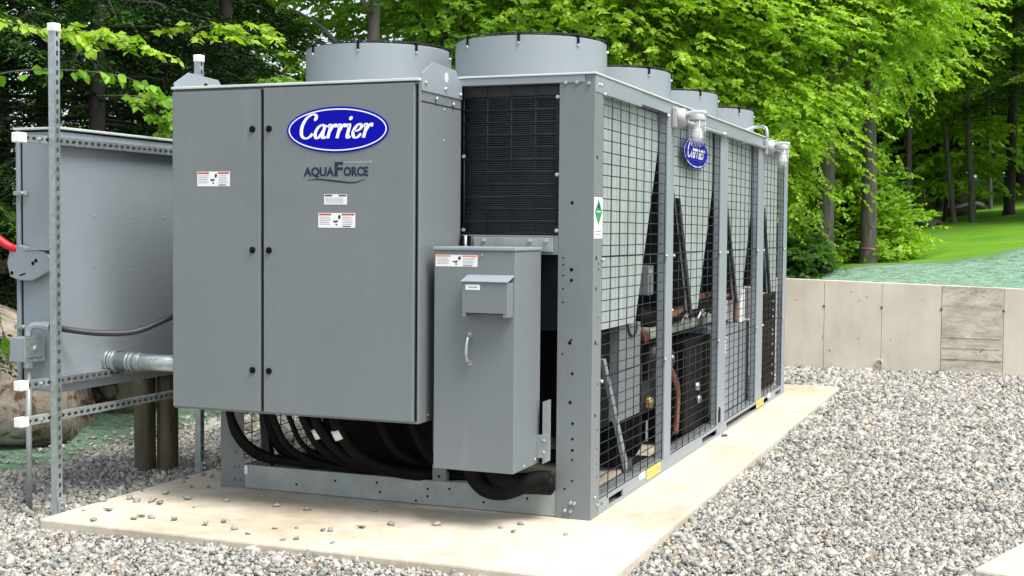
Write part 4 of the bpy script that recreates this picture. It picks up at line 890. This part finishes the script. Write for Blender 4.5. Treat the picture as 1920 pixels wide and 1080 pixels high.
for (x0, x1, y0, y1, sp, s) in ((-3.86, 3.3, -3.0, 2.0, 0.0188, 1), (0.42, 3.3, 2.0, 5.0, 0.0225, 2), (0.42, 3.6, 5.0, WALL_Y-0.03, 0.027, 3), (-3.95, -2.6, 2.0, 6.5, 0.034, 4), (-3.9, 0.43, 6.6, WALL_Y-0.03, 0.034, 5), (3.3, 4.8, -1.5, WALL_Y-0.03, 0.030, 6)):
    X, Y = scatter(x0, x1, y0, y1, sp, s); k = pad_mask(X, Y)
    k &= X > -3.86+0.10*np.sin(Y*5.3)+0.06*np.sin(Y*17)
    k &= ~((X > -3.3) & (X < 1.5) & (Y < -2.6))
    PX.append(X[k]); PY.append(Y[k]); PS.append(np.full(k.sum(), sp))
X = np.concatenate(PX); Y = np.concatenate(PY); S_ = np.concatenate(PS)
Z = -0.046+RNG.uniform(-0.008, 0.009, len(X))+0.012*np.sin(X*2.3+1)*np.sin(Y*1.9)
dd = np.maximum.reduce([SL[0]-X, X-SL[1], SL[2]-Y, Y-SL[3]]); Z = np.where(dd < 0.12, np.minimum(Z, -0.034), Z)
stones('gravel_bed', np.stack([X, Y, Z], 1), S_*RNG.lognormal(-0.10, 0.38, len(X)).clip(0.4, 2.1), 'gravel', 5)
# a few stray chips over the mulch edge
X = RNG.uniform(-4.3, -3.8, 260); Y = RNG.uniform(-0.5, 3.5, 260)
stones('stray_gravel', np.stack([X, Y, gz(X, Y)+0.008], 1), RNG.uniform(0.015, 0.03, 260), 'gravel', 9)
# loose stones one can pick out on the pad
LOOSE = [(-2.41,-0.8),(-2.5,-0.51),(-2.34,-0.53),(-2.4,-0.32),(-2.33,-1.02),(-2.16,-0.91),(-2.16,-0.85),(-1.96,-0.85),(-1.56,-0.9),(-1.39,-0.81),(-1.23,-1.0),(-1.18,-0.95),(-1.15,-0.75),(-1.11,-0.74),(-0.98,-0.96),(-1.98,-0.34),(-2.54,0.24),(-2.3,-0.06),(-2.38,-0.11),(-1.7,-0.79),(-1.87,-0.17),(-1.46,-0.37),(-0.36,-0.34),(-0.3,-0.23),(-0.27,-0.4),(-1.75,-0.88),(-2.09,-0.86),(-1.45,-0.96),(-1.3,-0.75),(-2.58,-0.3),(-2.27,-0.55),(-2.51,0.0),(-1.12,-0.26),(-0.68,-0.41),(-0.01,-0.35),
         (-2.57,0.10),(-2.55,0.42),(-2.45,0.20),(-2.59,-0.62),(-2.53,-0.85),(-2.42,-0.55),(-0.9,-0.5),(-1.0,-0.62),(-2.2,-0.4),(-2.05,-0.55),(-1.66,-0.35)]
meshes = []
for k in range(6):
    o = stones('loose_stone', np.zeros((1, 3)), np.array([0.027]), 'gravel', 60+k, None); meshes.append(o.data)
    at = o.data.attributes['rnd']; at.data.foreach_set('value', np.full(8, (0.22, 0.3, 0.36, 0.48, 0.3, 0.2)[k], np.float32)); bpy.data.objects.remove(o)
for k, (x, y) in enumerate(LOOSE):
    o = bpy.data.objects.new('loose_stone', meshes[k % 6]); COL.objects.link(o)
    s = random.choice((0.6, 0.75, 0.9, 1.0, 1.15)) if k > 3 else 1.2
    o.location = (x, y, 0.008*s); o.rotation_euler = (0, 0, random.uniform(0, 6)); o.scale = (s, s, s*0.7)
    tag(o, 'loose grey gravel chip lying on the concrete pad before the chiller', 'stone', 'loose chips on the pad')
lf = MB(); lf.add([(0.030, 3.02, 0.003), (0.055, 3.03, 0.016), (0.075, 3.09, 0.004), (0.045, 3.13, 0.008), (0.02, 3.09, 0.016), (0.045, 3.07, 0.010)], [(0, 1, 5), (1, 2, 5), (2, 3, 5), (3, 4, 5), (4, 0, 5)])
tag(lf.build('dry_leaf', 'dead_leaf'), 'curled dry brown leaf on the pad against the base rail', 'leaf')

# ------------------------------------------------------------------ vegetation
def leaf_obj(name, B, D, Nn, ln, wd, mat, parent=None, six=False, rnd=None, fold=0.22):
    """leaves: base B, direction D, normal Nn, length, half width -> one mesh of small folded blades"""
    n = len(B); S = np.cross(D, Nn); S /= np.linalg.norm(S, axis=1)[:, None]+1e-9; Nn = np.cross(S, D)
    ln = ln[:, None]; wd = wd[:, None]
    mid = B+D*ln*0.45; tip = B+D*ln-Nn*ln*0.10
    if six:
        a = B+D*ln*0.28+S*wd*0.92+Nn*wd*fold; b_ = B+D*ln*0.68+S*wd*0.72+Nn*wd*fold*0.5; c = B+D*ln*0.68-S*wd*0.72+Nn*wd*fold*0.5; d = B+D*ln*0.28-S*wd*0.92+Nn*wd*fold
        V_ = np.stack([B, a, b_, tip, c, d, mid+Nn*ln*0.03], 1); T = np.array([(0,1,6),(1,2,6),(2,3,6),(3,4,6),(4,5,6),(5,0,6)]); k = 7
    else:
        V_ = np.stack([B, mid+S*wd+Nn*wd*fold, tip, mid-S*wd+Nn*wd*fold], 1); T = np.array([(0,1,2),(0,2,3)]); k = 4
    F = (T[None]+(np.arange(n)*k)[:, None, None]).reshape(-1, 3)
    me = bpy.data.meshes.new(name); me.vertices.add(n*k); me.vertices.foreach_set('co', V_.ravel())
    me.loops.add(F.size); me.loops.foreach_set('vertex_index', F.ravel().astype(np.int32))
    me.polygons.add(len(F)); me.polygons.foreach_set('loop_start', np.arange(0, F.size, 3, dtype=np.int32)); me.polygons.foreach_set('loop_total', np.full(len(F), 3, np.int32))
    me.update(calc_edges=True)
    at = me.attributes.new('rnd', 'FLOAT', 'POINT'); at.data.foreach_set('value', np.repeat(rnd, k).astype(np.float32))
    return finish(name, me, mat, parent)
def unit(a): return a/(np.linalg.norm(a, axis=-1, keepdims=True)+1e-9)
def crown_leaves(rg, C, per, spread, flat, lsize, out_c, droop=0.25):
    """C: bough centres (n,3). each bough carries twigs with alternate leaves"""
    n = len(C); tw = np.repeat(C, per, 0); N_ = len(tw)
    off = rg.normal(size=(N_, 3))*np.array([spread, spread, spread*flat]); start = tw+off
    tone = np.repeat(rg.random(n), per)
    d = unit((start-out_c)*np.array([1, 1, 0.35])+rg.normal(size=(N_, 3))*np.array([0.6, 0.6, 0.18])*spread*1.6)
    d[:, 2] -= droop*rg.random(N_); d = unit(d)
    kl = 11; t = (np.arange(kl)+0.5)/kl; tl = rg.uniform(2.6, 4.6, N_)*lsize
    B = start[:, None, :]+d[:, None, :]*(t[None, :, None]*tl[:, None, None]); B[..., 2] -= (t**2)[None]*tl[:, None]*0.18
    B = B.reshape(-1, 3); m_ = len(B); D0 = np.repeat(d, kl, 0)
    sd = unit(np.cross(D0, [0, 0, 1.0])); sg = np.tile(np.where(np.arange(kl) % 2, 1, -1), N_)[:, None]
    D = unit(D0*0.55+sd*sg*0.8+rg.normal(size=(m_, 3))*0.28+np.array([0, 0, -0.25]))
    Nn = unit(np.array([0.2, -0.3, 1.0])+rg.normal(size=(m_, 3))*0.65)
    ln = lsize*np.clip(rg.lognormal(0, 0.28, m_), 0.5, 1.7); wd = ln*rg.uniform(0.26, 0.36, m_)
    rnd = np.clip(0.55*np.repeat(tone, kl)+0.45*rg.random(m_), 0, 1)
    return B, D, Nn, ln, wd, rnd
def limb_tree(name, label, x, y, h, tr, crown, boughs, per, lsize, leafmat, barkmat='bark', lean=(0, 0), seed=0, spread=0.34, flat=0.3, group='broadleaf trees behind the yard', limbs=9, bare=0.0, smooth_lo=None):
    """crown: (rx, ry, z_low, z_high, dx, dy) around the trunk"""
    rg = np.random.default_rng(seed); z0 = float(gz(x, y))-0.05
    t = thing(name, label, 'tree', (x, y, z0), group)
    m = MB(); rx, ry, zl, zh, cdx, cdy = crown
    pts = [(x+lean[0]*q+0.06*math.sin(3*q+seed), y+lean[1]*q+0.05*math.cos(4*q+seed), z0+h*q) for q in np.linspace(0, 1, 9)]
    rad = [tr*(1.45 if i == 0 else 1)*(1-0.80*(i/8)) for i in range(9)]; pts.insert(1, tuple(np.array(pts[0])+(np.array(pts[1])-np.array(pts[0]))*0.12)); rad.insert(1, tr*1.08)
    m.tube(sm(pts, 3), list(np.interp(np.linspace(0, 9, 28), range(10), rad)), 12)
    cc = np.array([x+lean[0]*0.6+cdx, y+lean[1]*0.6+cdy, z0+(zl+zh)/2]); rz = (zh-zl)/2
    u = unit(rg.normal(size=(boughs, 3))); rr = rg.uniform(0.35, 1.0, boughs)**0.6
    C = cc+u*rr[:, None]*np.array([rx, ry, rz])*(1+0.18*rg.normal(size=(boughs, 1)))
    C = C[C[:, 2] > z0+0.25]
    pick = rg.permutation(len(C))[:limbs]
    for i in pick:
        e = C[i]; q = min(0.92, max(0.25, (e[2]-z0)/h*0.72)); b0 = np.array([np.interp(q, np.linspace(0, 1, 9), [p_[k] for p_ in ([pts[0]]+pts[2:])]) for k in range(3)])
        mid = b0*0.5+e*0.5+np.array([0, 0, 0.12*np.linalg.norm(e-b0)]); r0 = tr*(1-0.8*q)*0.55
        pth = sm([tuple(b0), tuple(mid+rg.normal(size=3)*0.08), tuple(e)], 4)
        m.tube(pth, list(np.linspace(r0, 0.006, len(pth))), 7)
    m.build('trunk', barkmat, t, True)
    B, D, Nn, ln, wd, rnd = crown_leaves(rg, C, per, spread, flat, lsize, cc)
    leaf_obj('crown', B-np.array([x, y, z0]), D, Nn, ln, wd, leafmat, t, rnd=rnd)
    return t
def copy_tree(src, name, label, x, y, rot, s, group):
    z0 = float(gz(x, y))-0.05
    r = src.copy(); r.name = name; COL.objects.link(r); r.location = (x, y, z0); r.rotation_euler = (0, 0, rot); r.scale = (s, s, s*random.uniform(0.92, 1.1))
    r['label'] = label; r['group'] = group
    for c in src.children:
        k = c.copy(); COL.objects.link(k); k.parent = r
    return r
def hemlock(name, label, x, y, h, tr, reach, seed, mat='needle', nb=64, zlow=0.5, group='dark conifers at the left'):
    rg = np.random.default_rng(seed); z0 = float(gz(x, y))-0.05
    t = thing(name, label, 'tree', (x, y, z0), group)
    m = MB(); m.tube([(x, y, z0), (x, y, z0+0.15), (x+0.04, y, z0+h*0.4), (x, y+0.05, z0+h*0.75), (x, y, z0+h)], [tr*1.4, tr*1.05, tr*0.75, tr*0.4, 0.01], 10)
    Bs, Ds, Ns, Ls, Rs = [], [], [], [], []
    for i in range(nb):
        q = (i+rg.random())/nb; z = z0+zlow+(h-zlow-0.2)*q; R_ = reach*(1-0.75*q)*rg.uniform(0.65, 1.15); a = rg.uniform(0, 2*math.pi)
        d = np.array([math.cos(a), math.sin(a), 0.0]); s = np.array([-d[1], d[0], 0]); dr = rg.uniform(0.18, 0.42)
        ax = lambda t_: np.array([x, y, z])+d*(R_*t_)+np.array([0, 0, 0.10*R_*t_-dr*R_*t_*t_])
        m.tube([tuple(ax(v)) for v in (0, 0.33, 0.66, 1.0)], [0.020, 0.014, 0.009, 0.003], 5)
        ns = int(15*R_)+6; tone = rg.random()
        tt = np.linspace(0.12, 1.0, ns)
        for j, tv in enumerate(tt):
            for sg in (-1, 1):
                ll = (0.16+0.40*R_*0.35*math.sin(math.pi*min(1, tv*0.85+0.12)))*rg.uniform(0.6, 1.2); kk = max(4, int(ll/0.030))
                o_ = ax(tv); dd_ = d*0.62+s*sg*0.75+np.array([0, 0, -0.22-0.2*rg.random()]); dd_ /= np.linalg.norm(dd_)
                u_ = (np.arange(kk)+0.5)/kk
                b_ = o_+dd_*(u_*ll)[:, None]; b_[:, 2] -= 0.30*ll*u_**2
                sd = np.cross(dd_, [0, 0, 1.0]); sd /= np.linalg.norm(sd)+1e-9
                Bs.append(b_); alt = np.where(np.arange(kk) % 2, 1, -1)[:, None]
                Ds.append(unit(dd_*0.8+sd*alt*0.7+rg.normal(size=(kk, 3))*0.2)); Ns.append(unit(np.array([0, 0, 1.0])+rg.normal(size=(kk, 3))*0.3))
                Ls.append(np.full(kk, 0.072)*rg.uniform(0.7, 1.2, kk)); Rs.append(np.clip(0.5*tone+0.35*rg.random(kk)+0.25*(tv > 0.8), 0, 1))
    m.build('trunk', 'bark_dark', t, True)
    B = np.concatenate(Bs)-np.array([x, y, z0]); ln = np.concatenate(Ls)
    leaf_obj('crown', B, np.concatenate(Ds), np.concatenate(Ns), ln, ln*0.19, mat, t, rnd=np.concatenate(Rs))
    return t
G1 = 'dark conifers at the left'
h1 = hemlock('hemlock_tree', 'dark hemlock directly behind the switch enclosure, drooping over its top', -5.5, 2.9, 8.0, 0.085, 2.3, 101, nb=82, zlow=0.75)
h2 = hemlock('hemlock_tree', 'dark hemlock whose boughs fill the gap between rack and control cabinet', -5.6, 5.0, 9.5, 0.09, 2.5, 102, nb=90, zlow=0.7)
for k, (x, y, s, lab) in enumerate(((-6.2, 1.4, 0.95, 'dark hemlock at the left edge beside the near boulder'), (-6.9, 3.9, 1.05, 'dark hemlock between the two front hemlocks, one row back'),
        (-10.3, 7.0, 1.35, 'tall dark hemlock in the back row, leftmost'), (-9.6, 9.4, 1.0, 'tall dark hemlock in the back row, second from the left'),
        (-7.2, 7.0, 0.85, 'dark hemlock behind the left lifting plate of the chiller'), (-7.6, 0.2, 1.0, 'dark hemlock just outside the yard at far left'))):
    copy_tree((h1, h2)[k % 2], 'hemlock_tree', lab, x, y, 0.9+1.7*k, s, G1)
# broadleaf trees, nearest row behind the chiller
G2 = 'bright broadleaf trees behind the chiller'
limb_tree('broadleaf_tree', 'tree with a pale leaning trunk rising behind the left fan stack', -5.17, 6.95, 7.5, 0.105, (1.8, 1.6, 3.2, 7.0, 0.1, 0.2), 60, 16, 0.085, 'leaf_mid', 'bark_pale', (0.5, 0.1), 201, group=G2)
limb_tree('broadleaf_tree', 'deep green tree between the two front fan stacks', -4.6, 8.2, 6.5, 0.11, (1.6, 1.4, 1.6, 5.8, 0, 0), 90, 25, 0.064, 'leaf_mid', 'bark', (0.1, 0), 202, group=G2)
limb_tree('broadleaf_tree', 'leafy tree with a slanting branch behind the right front fan stack', -3.5, 8.9, 6.8, 0.11, (1.5, 1.3, 1.4, 6.0, 0.1, -0.1), 96, 25, 0.067, 'leaf_bright', 'bark', (0.5, 0), 203, group=G2)
limb_tree('broadleaf_tree', 'bright green tree just above the second fan stack', -2.5, 9.2, 6.5, 0.11, (1.5, 1.25, 0.9, 5.8, 0, 0), 110, 27, 0.067, 'leaf_bright', 'bark', (0.1, 0), 204, group=G2)
limb_tree('broadleaf_tree', 'bright green tree rising above the middle of the chiller roof', -1.75, 10.1, 6.8, 0.11, (1.35, 1.2, 0.8, 5.9, 0, 0), 110, 27, 0.067, 'leaf_bright', 'bark', (-0.1, 0), 205, group=G2)
limb_tree('broadleaf_tree', 'bright yellow green tree above the far end of the chiller', -1.05, 10.5, 6.2, 0.10, (1.0, 1.0, 0.7, 5.4, -0.1, -0.1), 95, 27, 0.064, 'leaf_bright', 'bark', (0.1, 0), 206, group=G2)
limb_tree('broadleaf_tree', 'tall maple with a thick grey trunk nearest the chiller end', -0.36, 10.95, 7.5, 0.135, (1.15, 1.1, 2.35, 6.6, 0.15, 0.3), 105, 27, 0.067, 'leaf_bright', 'bark', (-0.05, 0.1), 207, group=G2)
t2 = limb_tree('broadleaf_tree', 'tall maple with a pink ribbon tied round its grey trunk', 0.10, 11.56, 7.2, 0.112, (1.05, 1.1, 2.3, 6.4, 0.15, 0.3), 100, 27, 0.067, 'leaf_bright', 'bark', (-0.15, 0.1), 208, group=G2)
limb_tree('broadleaf_tree', 'bright leafy tree behind the two grey maple trunks', -0.5, 14.2, 7.0, 0.10, (1.5, 1.2, 1.6, 6.6, 0.0, 0.0), 100, 25, 0.075, 'leaf_bright', 'bark', (0.1, 0), 209, group=G2)
_q = (1.30-float(gz(0.10, 11.56))+0.05)/7.2
tag(MB().lathe([(0.119, -0.009), (0.123, -0.004), (0.121, 0.001), (0.124, 0.005), (0.117, 0.009)], (0.10-0.15*_q+0.06*math.sin(3*_q+208), 11.56+0.1*_q+0.05*math.cos(4*_q+208), 1.30), (0.02, 0, 1), 16).build('ribbon', 'pink', None, True), 'pink ribbon tied around a grey maple trunk', 'ribbon')
# lawn trees
G3 = 'trees standing on the lawn'
limb_tree('lawn_tree', 'slim dark trunk on the lawn, first right of the leafy shrub', 0.12, 18.6, 9.5, 0.062, (1.6, 1.4, 3.6, 8.5, 0, 0), 60, 16, 0.12, 'leaf_mid', 'bark_dark', (-0.25, 0), 301, group=G3)
limb_tree('lawn_tree', 'stout dark trunk deep in the lawn', 0.35, 25.2, 11, 0.19, (2.2, 1.8, 3.8, 9.5, 0.2, 0), 70, 16, 0.15, 'leaf_mid', 'bark_dark', (0.1, 0), 302, group=G3)
limb_tree('lawn_tree', 'thin grey trunk leaning left in front of the stout dark trunk', 0.78, 20.0, 8, 0.05, (1.3, 1.2, 1.9, 4.2, -0.6, -0.4), 26, 26, 0.10, 'leaf_bright', 'bark', (-0.9, 0.2), 303, spread=0.42, flat=0.12, group=G3)
limb_tree('lawn_tree', 'grey trunk with flared foot in the middle of the lawn', 1.13, 20.1, 9.5, 0.065, (1.7, 1.5, 2.6, 8.2, -0.2, -0.2), 60, 18, 0.115, 'leaf_mid', 'bark', (-0.45, 0), 304, flat=0.15, group=G3)
limb_tree('lawn_tree', 'thin straight trunk on the lawn left of the dark leaning trunk', 1.40, 24.5, 9.0, 0.05, (1.5, 1.3, 3.6, 8.4, 0.2, 0), 46, 16, 0.13, 'leaf_dark', 'bark', (-0.2, 0), 305, group=G3)
limb_tree('lawn_tree', 'far brown trunk between the stout and the flared trunks', 0.55, 29.6, 11, 0.12, (2.2, 1.9, 3.4, 10, 0.4, 0), 60, 16, 0.16, 'leaf_dark', 'bark', (0.1, 0), 306, group=G3)
limb_tree('lawn_tree', 'layered maple with flat fans of leaves spreading over the lawn', 0.62, 21.5, 4.2, 0.04, (0.95, 0.8, 0.55, 2.7, 0.05, -0.1), 24, 30, 0.10, 'leaf_bright', 'bark_dark', (0.1, 0), 307, spread=0.40, flat=0.08, group=G3)
limb_tree('lawn_tree', 'spreading mid green tree filling the view above the lawn trunks', 1.3, 27.0, 8.5, 0.08, (2.6, 1.6, 2.6, 8.0, 0, 0), 90, 20, 0.14, 'leaf_mid', 'bark_dark', (0.1, 0), 308, spread=0.5, flat=0.12, group=G3)
limb_tree('lawn_tree', 'light green sapling with flat leaf fans before the dark house', -0.55, 25.5, 5.5, 0.05, (1.3, 1.0, 1.6, 5.0, 0, 0), 36, 24, 0.12, 'leaf_mid', 'bark_dark', (0.1, 0), 309, spread=0.42, flat=0.10, group=G3)
h3 = hemlock('lawn_conifer', 'olive green conifer with a dark leaning trunk at the right edge', 1.80, 21.4, 10.0, 0.11, 2.0, 310, 'needle_olive', 70, 2.2, G3)
copy_tree(h3, 'lawn_conifer', 'olive conifer at the far right just beyond the lawn trees', 2.7, 19.2, 2.0, 0.95, G3)
copy_tree(h3, 'lawn_conifer', 'dark conifer deep behind the leaning trunk at the right edge', 2.3, 27.5, 4.0, 1.25, G3)
# shrubs
def shrub(label, x, y, r, h, mat, seed, boughs=34, per=16, lsize=0.06, name='shrub'):
    rg = np.random.default_rng(seed); z0 = float(gz(x, y))-0.03
    t = thing(name, label, 'shrub', (x, y, z0), 'shrubs behind the wall')
    u = unit(rg.normal(size=(boughs, 3))); u[:, 2] = np.abs(u[:, 2]); C = np.array([x, y, z0+0.08])+u*rg.uniform(0.3, 1, (boughs, 1))**0.5*np.array([r, r, h])
    m = MB()
    for c in C[:10]: m.tube([(x, y, z0), tuple(np.array([x, y, z0])*0.5+c*0.5+np.array([0, 0, 0.06])), tuple(c)], [0.014, 0.010, 0.004], 5)
    m.build('stems', 'bark_dark', t, True)
    B, D, Nn, ln, wd, rnd = crown_leaves(rg, C, per, 0.16, 0.6, lsize, np.array([x, y, z0+h*0.4]))
    leaf_obj('foliage', B-np.array([x, y, z0]), D, Nn, ln, wd, mat, t, rnd=rnd); return t, z0
shrub('bright rounded leafy shrub beside the ribboned maple', 0.33, 12.15, 0.34, 0.66, 'leaf_bright', 401)
rh, zr = shrub('dark rhododendron with magenta flowers at the chiller end', -0.66, 10.2, 0.28, 0.42, 'leaf_dark', 402, 30, 16, 0.075)
for k, (dx, dz) in enumerate(((0.02, 0.30), (0.10, 0.22), (-0.12, 0.12))):
    MB().lathe([(0, -0.03), (0.035, -0.015), (0.042, 0.012), (0.02, 0.035), (0, 0.04)], (-0.60+dx, 10.2-0.40, zr+dz), (0.2, -1, 0.4), 9).build('flower', 'magenta', rh, True)
shrub('bright sapling clump between the two grey maple trunks', -0.25, 12.5, 0.40, 1.5, 'leaf_bright', 403, 60, 16, 0.07)
shrub('leafy understorey clump left of the thick maple trunk', -1.05, 11.3, 0.45, 1.6, 'leaf_bright', 404, 70, 16, 0.07)
shrub('low leafy clump behind the chiller end', -1.5, 10.3, 0.6, 1.3, 'leaf_mid', 405, 60, 16, 0.07)
shrub('deep green thicket behind the maples', -0.6, 13.2, 0.8, 1.6, 'leaf_dark', 406, 70, 16, 0.09)
# distant trees
G4 = 'distant trees closing off the view'
f1 = limb_tree('distant_tree', 'distant deep green tree directly above the right front fan', -10.7, 20.9, 12, 0.2, (3.2, 3.0, 0.8, 11.5, 0, 0), 120, 14, 0.20, 'leaf_mid', 'bark_dark', (0, 0), 501, spread=0.6, group=G4)
f2 = limb_tree('distant_tree', 'distant dark tree farthest behind the lawn', -1.6, 37.4, 13, 0.22, (3.4, 3.0, 1.4, 12.5, 0, 0), 130, 14, 0.24, 'leaf_mid', 'bark_dark', (0, 0), 502, spread=0.7, group=G4)
FAR = [(-10.2, 26.5, 0, 1.0), (-7.75, 22.0, 0, 1.0), (-6.97, 26.6, 0, 1.05), (-4.9, 24.2, 0, 1.0), (-4.2, 30.9, 0, 1.1), (-2.6, 29.5, 0, 0.95), (-2.6, 20.5, 0, 0.72), (-4.6, 17.0, 0, 0.7), (-6.6, 15.5, 0, 0.7), (-0.1, 42, 1, 1.0), (1.9, 40, 1, 1.0), (3.6, 35.5, 1, 1.0), (-5.2, 42.4, 1, 1.1), (-3.4, 47.4, 1, 1.1), (0.8, 53.3, 1, 1.3), (3.4, 52, 1, 1.3), (5.5, 44, 1, 1.2), (5.6, 28, 1, 0.9), (7.2, 36, 1, 1.1), (-16.5, 19, 1, 0.8), (5.2, 19, 0, 0.7)]
for k, (x, y, w_, s) in enumerate(FAR):
    copy_tree((f1, f2)[w_], 'distant_tree', ('hazy mid green tree in the far mass behind the bright trees', 'deep green tree in the far mass behind the lawn')[w_], x, y, 0.8*k, s, (G4+' (mid green)', G4+' (deep green)')[w_])
limb_tree('red_maple', 'dark red leaved maple deep in the garden', -0.75, 30.0, 4.2, 0.07, (1.25, 1.1, 0.9, 4.0, 0, 0), 60, 16, 0.13, 'leaf_red', 'bark_dark', (0, 0), 510, group=G4)
# house glimpsed between the trees
hs = thing('house', 'reddish brown house glimpsed far between the trees', 'house', (-1.6, 36.0, 2.0))
MB().box(-3.6, 0.2, 35.0, 38.0, 1.4, 4.05).build('wall', 'red_wall', hs)
MB().prism([(-3.9, 34.7, 3.98), (0.5, 34.7, 3.98), (0.5, 36.5, 5.2), (-3.9, 36.5, 5.2)], (0, 0.02, 0.10)).build('roof', 'roof_tile', hs)
MB().prism([(-3.9, 36.55, 5.2), (0.5, 36.55, 5.2), (0.5, 38.3, 3.98), (-3.9, 38.3, 3.98)], (0, 0.02, 0.10)).build('roof', 'roof_tile', hs)
for x in (-2.9, -1.5, -0.4):
    w_ = MB().box(x-0.35, x+0.35, 34.96, 34.995, 2.5, 3.5).build('window', 'white', hs); MB().box(x-0.3, x+0.3, 34.945, 34.955, 2.55, 3.45).build('pane', 'pane', w_)
# near beech twigs at upper left
def twig(label, path, n, lsize, seed, mat='leaf_beech', hang=0.6):
    rg = np.random.default_rng(seed); p = np.array(sm(path, 8)); loc = path[0]
    t = thing('leafy_branch', label, 'branch', loc, 'fresh leafy branches at the left')
    MB().tube([tuple(q) for q in p], list(np.linspace(0.006, 0.0016, len(p))), 6).build('twig', 'bark', t, True)
    s = np.sort(rg.random(n))*0.97+0.02; idx = s*(len(p)-1); B = np.stack([np.interp(idx, np.arange(len(p)), p[:, k]) for k in range(3)], 1)
    d = unit(np.gradient(p, axis=0)); d0 = np.stack([np.interp(idx, np.arange(len(p)), d[:, k]) for k in range(3)], 1)
    sd = unit(np.cross(d0, [0, 0, 1.0])); sg = np.where(np.arange(n) % 2, 1, -1)[:, None]
    B = B+rg.normal(size=(n, 3))*0.012
    D = unit(d0*0.5+sd*sg*0.6+np.array([0, 0, -hang])+rg.normal(size=(n, 3))*0.25); Nn = unit(np.array([0.45, -0.6, 0.7])+rg.normal(size=(n, 3))*0.35)
    ln = lsize*rg.uniform(0.75, 1.2, n); leaf_obj('leaves', B-np.array(loc), D, Nn, ln, ln*0.36, mat, t, True, rg.uniform(0.3, 1, n)); return t
twig('thin branch of fresh heart shaped leaves crossing behind the near upright', [(-3.75, -0.45, 2.32), (-3.4, -0.35, 2.40), (-3.05, -0.2, 2.405), (-2.80, -0.08, 2.36), (-2.62, 0.02, 2.26)], 34, 0.075, 601)
twig('leafy spray at the top left corner above the near upright', [(-3.9, -0.5, 2.72), (-3.6, -0.45, 2.70), (-3.35, -0.36, 2.66), (-3.1, -0.27, 2.60), (-2.95, -0.2, 2.50)], 70, 0.062, 602, 'leaf_bright', 0.45)
twig('drooping leaves at the left edge beside the enclosure door', [(-3.6, -1.0, 1.90), (-3.35, -1.0, 1.84), (-3.22, -1.0, 1.74), (-3.18, -1.0, 1.58)], 26, 0.075, 603)
twig('small leaf sprig at the left edge above the boulder', [(-3.9, -0.2, 1.02), (-3.72, -0.25, 0.98), (-3.60, -0.28, 0.90), (-3.57, -0.28, 0.80)], 9, 0.07, 604)
TW = [((-4.9, 2.2, 2.55), (-4.3, 2.0, 2.50), (-3.75, 1.9, 2.32)), ((-4.9, 3.4, 3.15), (-4.4, 3.0, 3.20), (-3.85, 2.8, 3.05)), ((-4.7, 3.8, 2.75), (-4.2, 3.5, 2.82), (-3.7, 3.4, 2.66)), ((-4.6, 4.2, 2.55), (-4.1, 4.0, 2.60), (-3.55, 3.8, 2.42)),
      ((-4.6, 2.6, 2.30), (-4.2, 2.3, 2.30), (-3.8, 2.2, 2.20)), ((-5.2, 2.0, 2.95), (-4.6, 1.7, 2.98), (-4.15, 1.6, 2.85)), ((-4.3, 4.6, 3.1), (-3.9, 4.3, 3.12), (-3.4, 4.1, 2.98))]
TL = ['bright leafy spray against the conifers, just over the switch enclosure', 'bright leafy spray at the top edge right of the far upright', 'bright leafy spray beside the far upright cap', 'bright leafy spray low beside the left fan stack', 'bright leafy spray low above the enclosure top', 'bright leafy spray between the two uprights near the top edge', 'bright leafy spray just left of the left fan stack, high up']
for k, (pth, lab) in enumerate(zip(TW, TL)):
    rg = np.random.default_rng(700+k); a, b_, c = map(np.array, pth); loc = tuple(a)
    t = thing('leafy_branch', lab, 'branch', loc, 'fresh leafy branches at the left')
    m = MB(); p = np.array(sm(pth, 6)); m.tube([tuple(q) for q in p], list(np.linspace(0.012, 0.003, len(p))), 6)
    m.build('twig', 'bark', t, True)
    C = p[4:]+rg.normal(size=(len(p)-4, 3))*np.array([0.08, 0.08, 0.02])
    B, D, Nn, ln, wd, rnd = crown_leaves(rg, C, 3, 0.11, 0.12, 0.066, a)
    leaf_obj('leaves', B-a, D, Nn, ln, wd, 'leaf_mid' if k % 2 == 0 else 'leaf_bright', t, rnd=rnd)
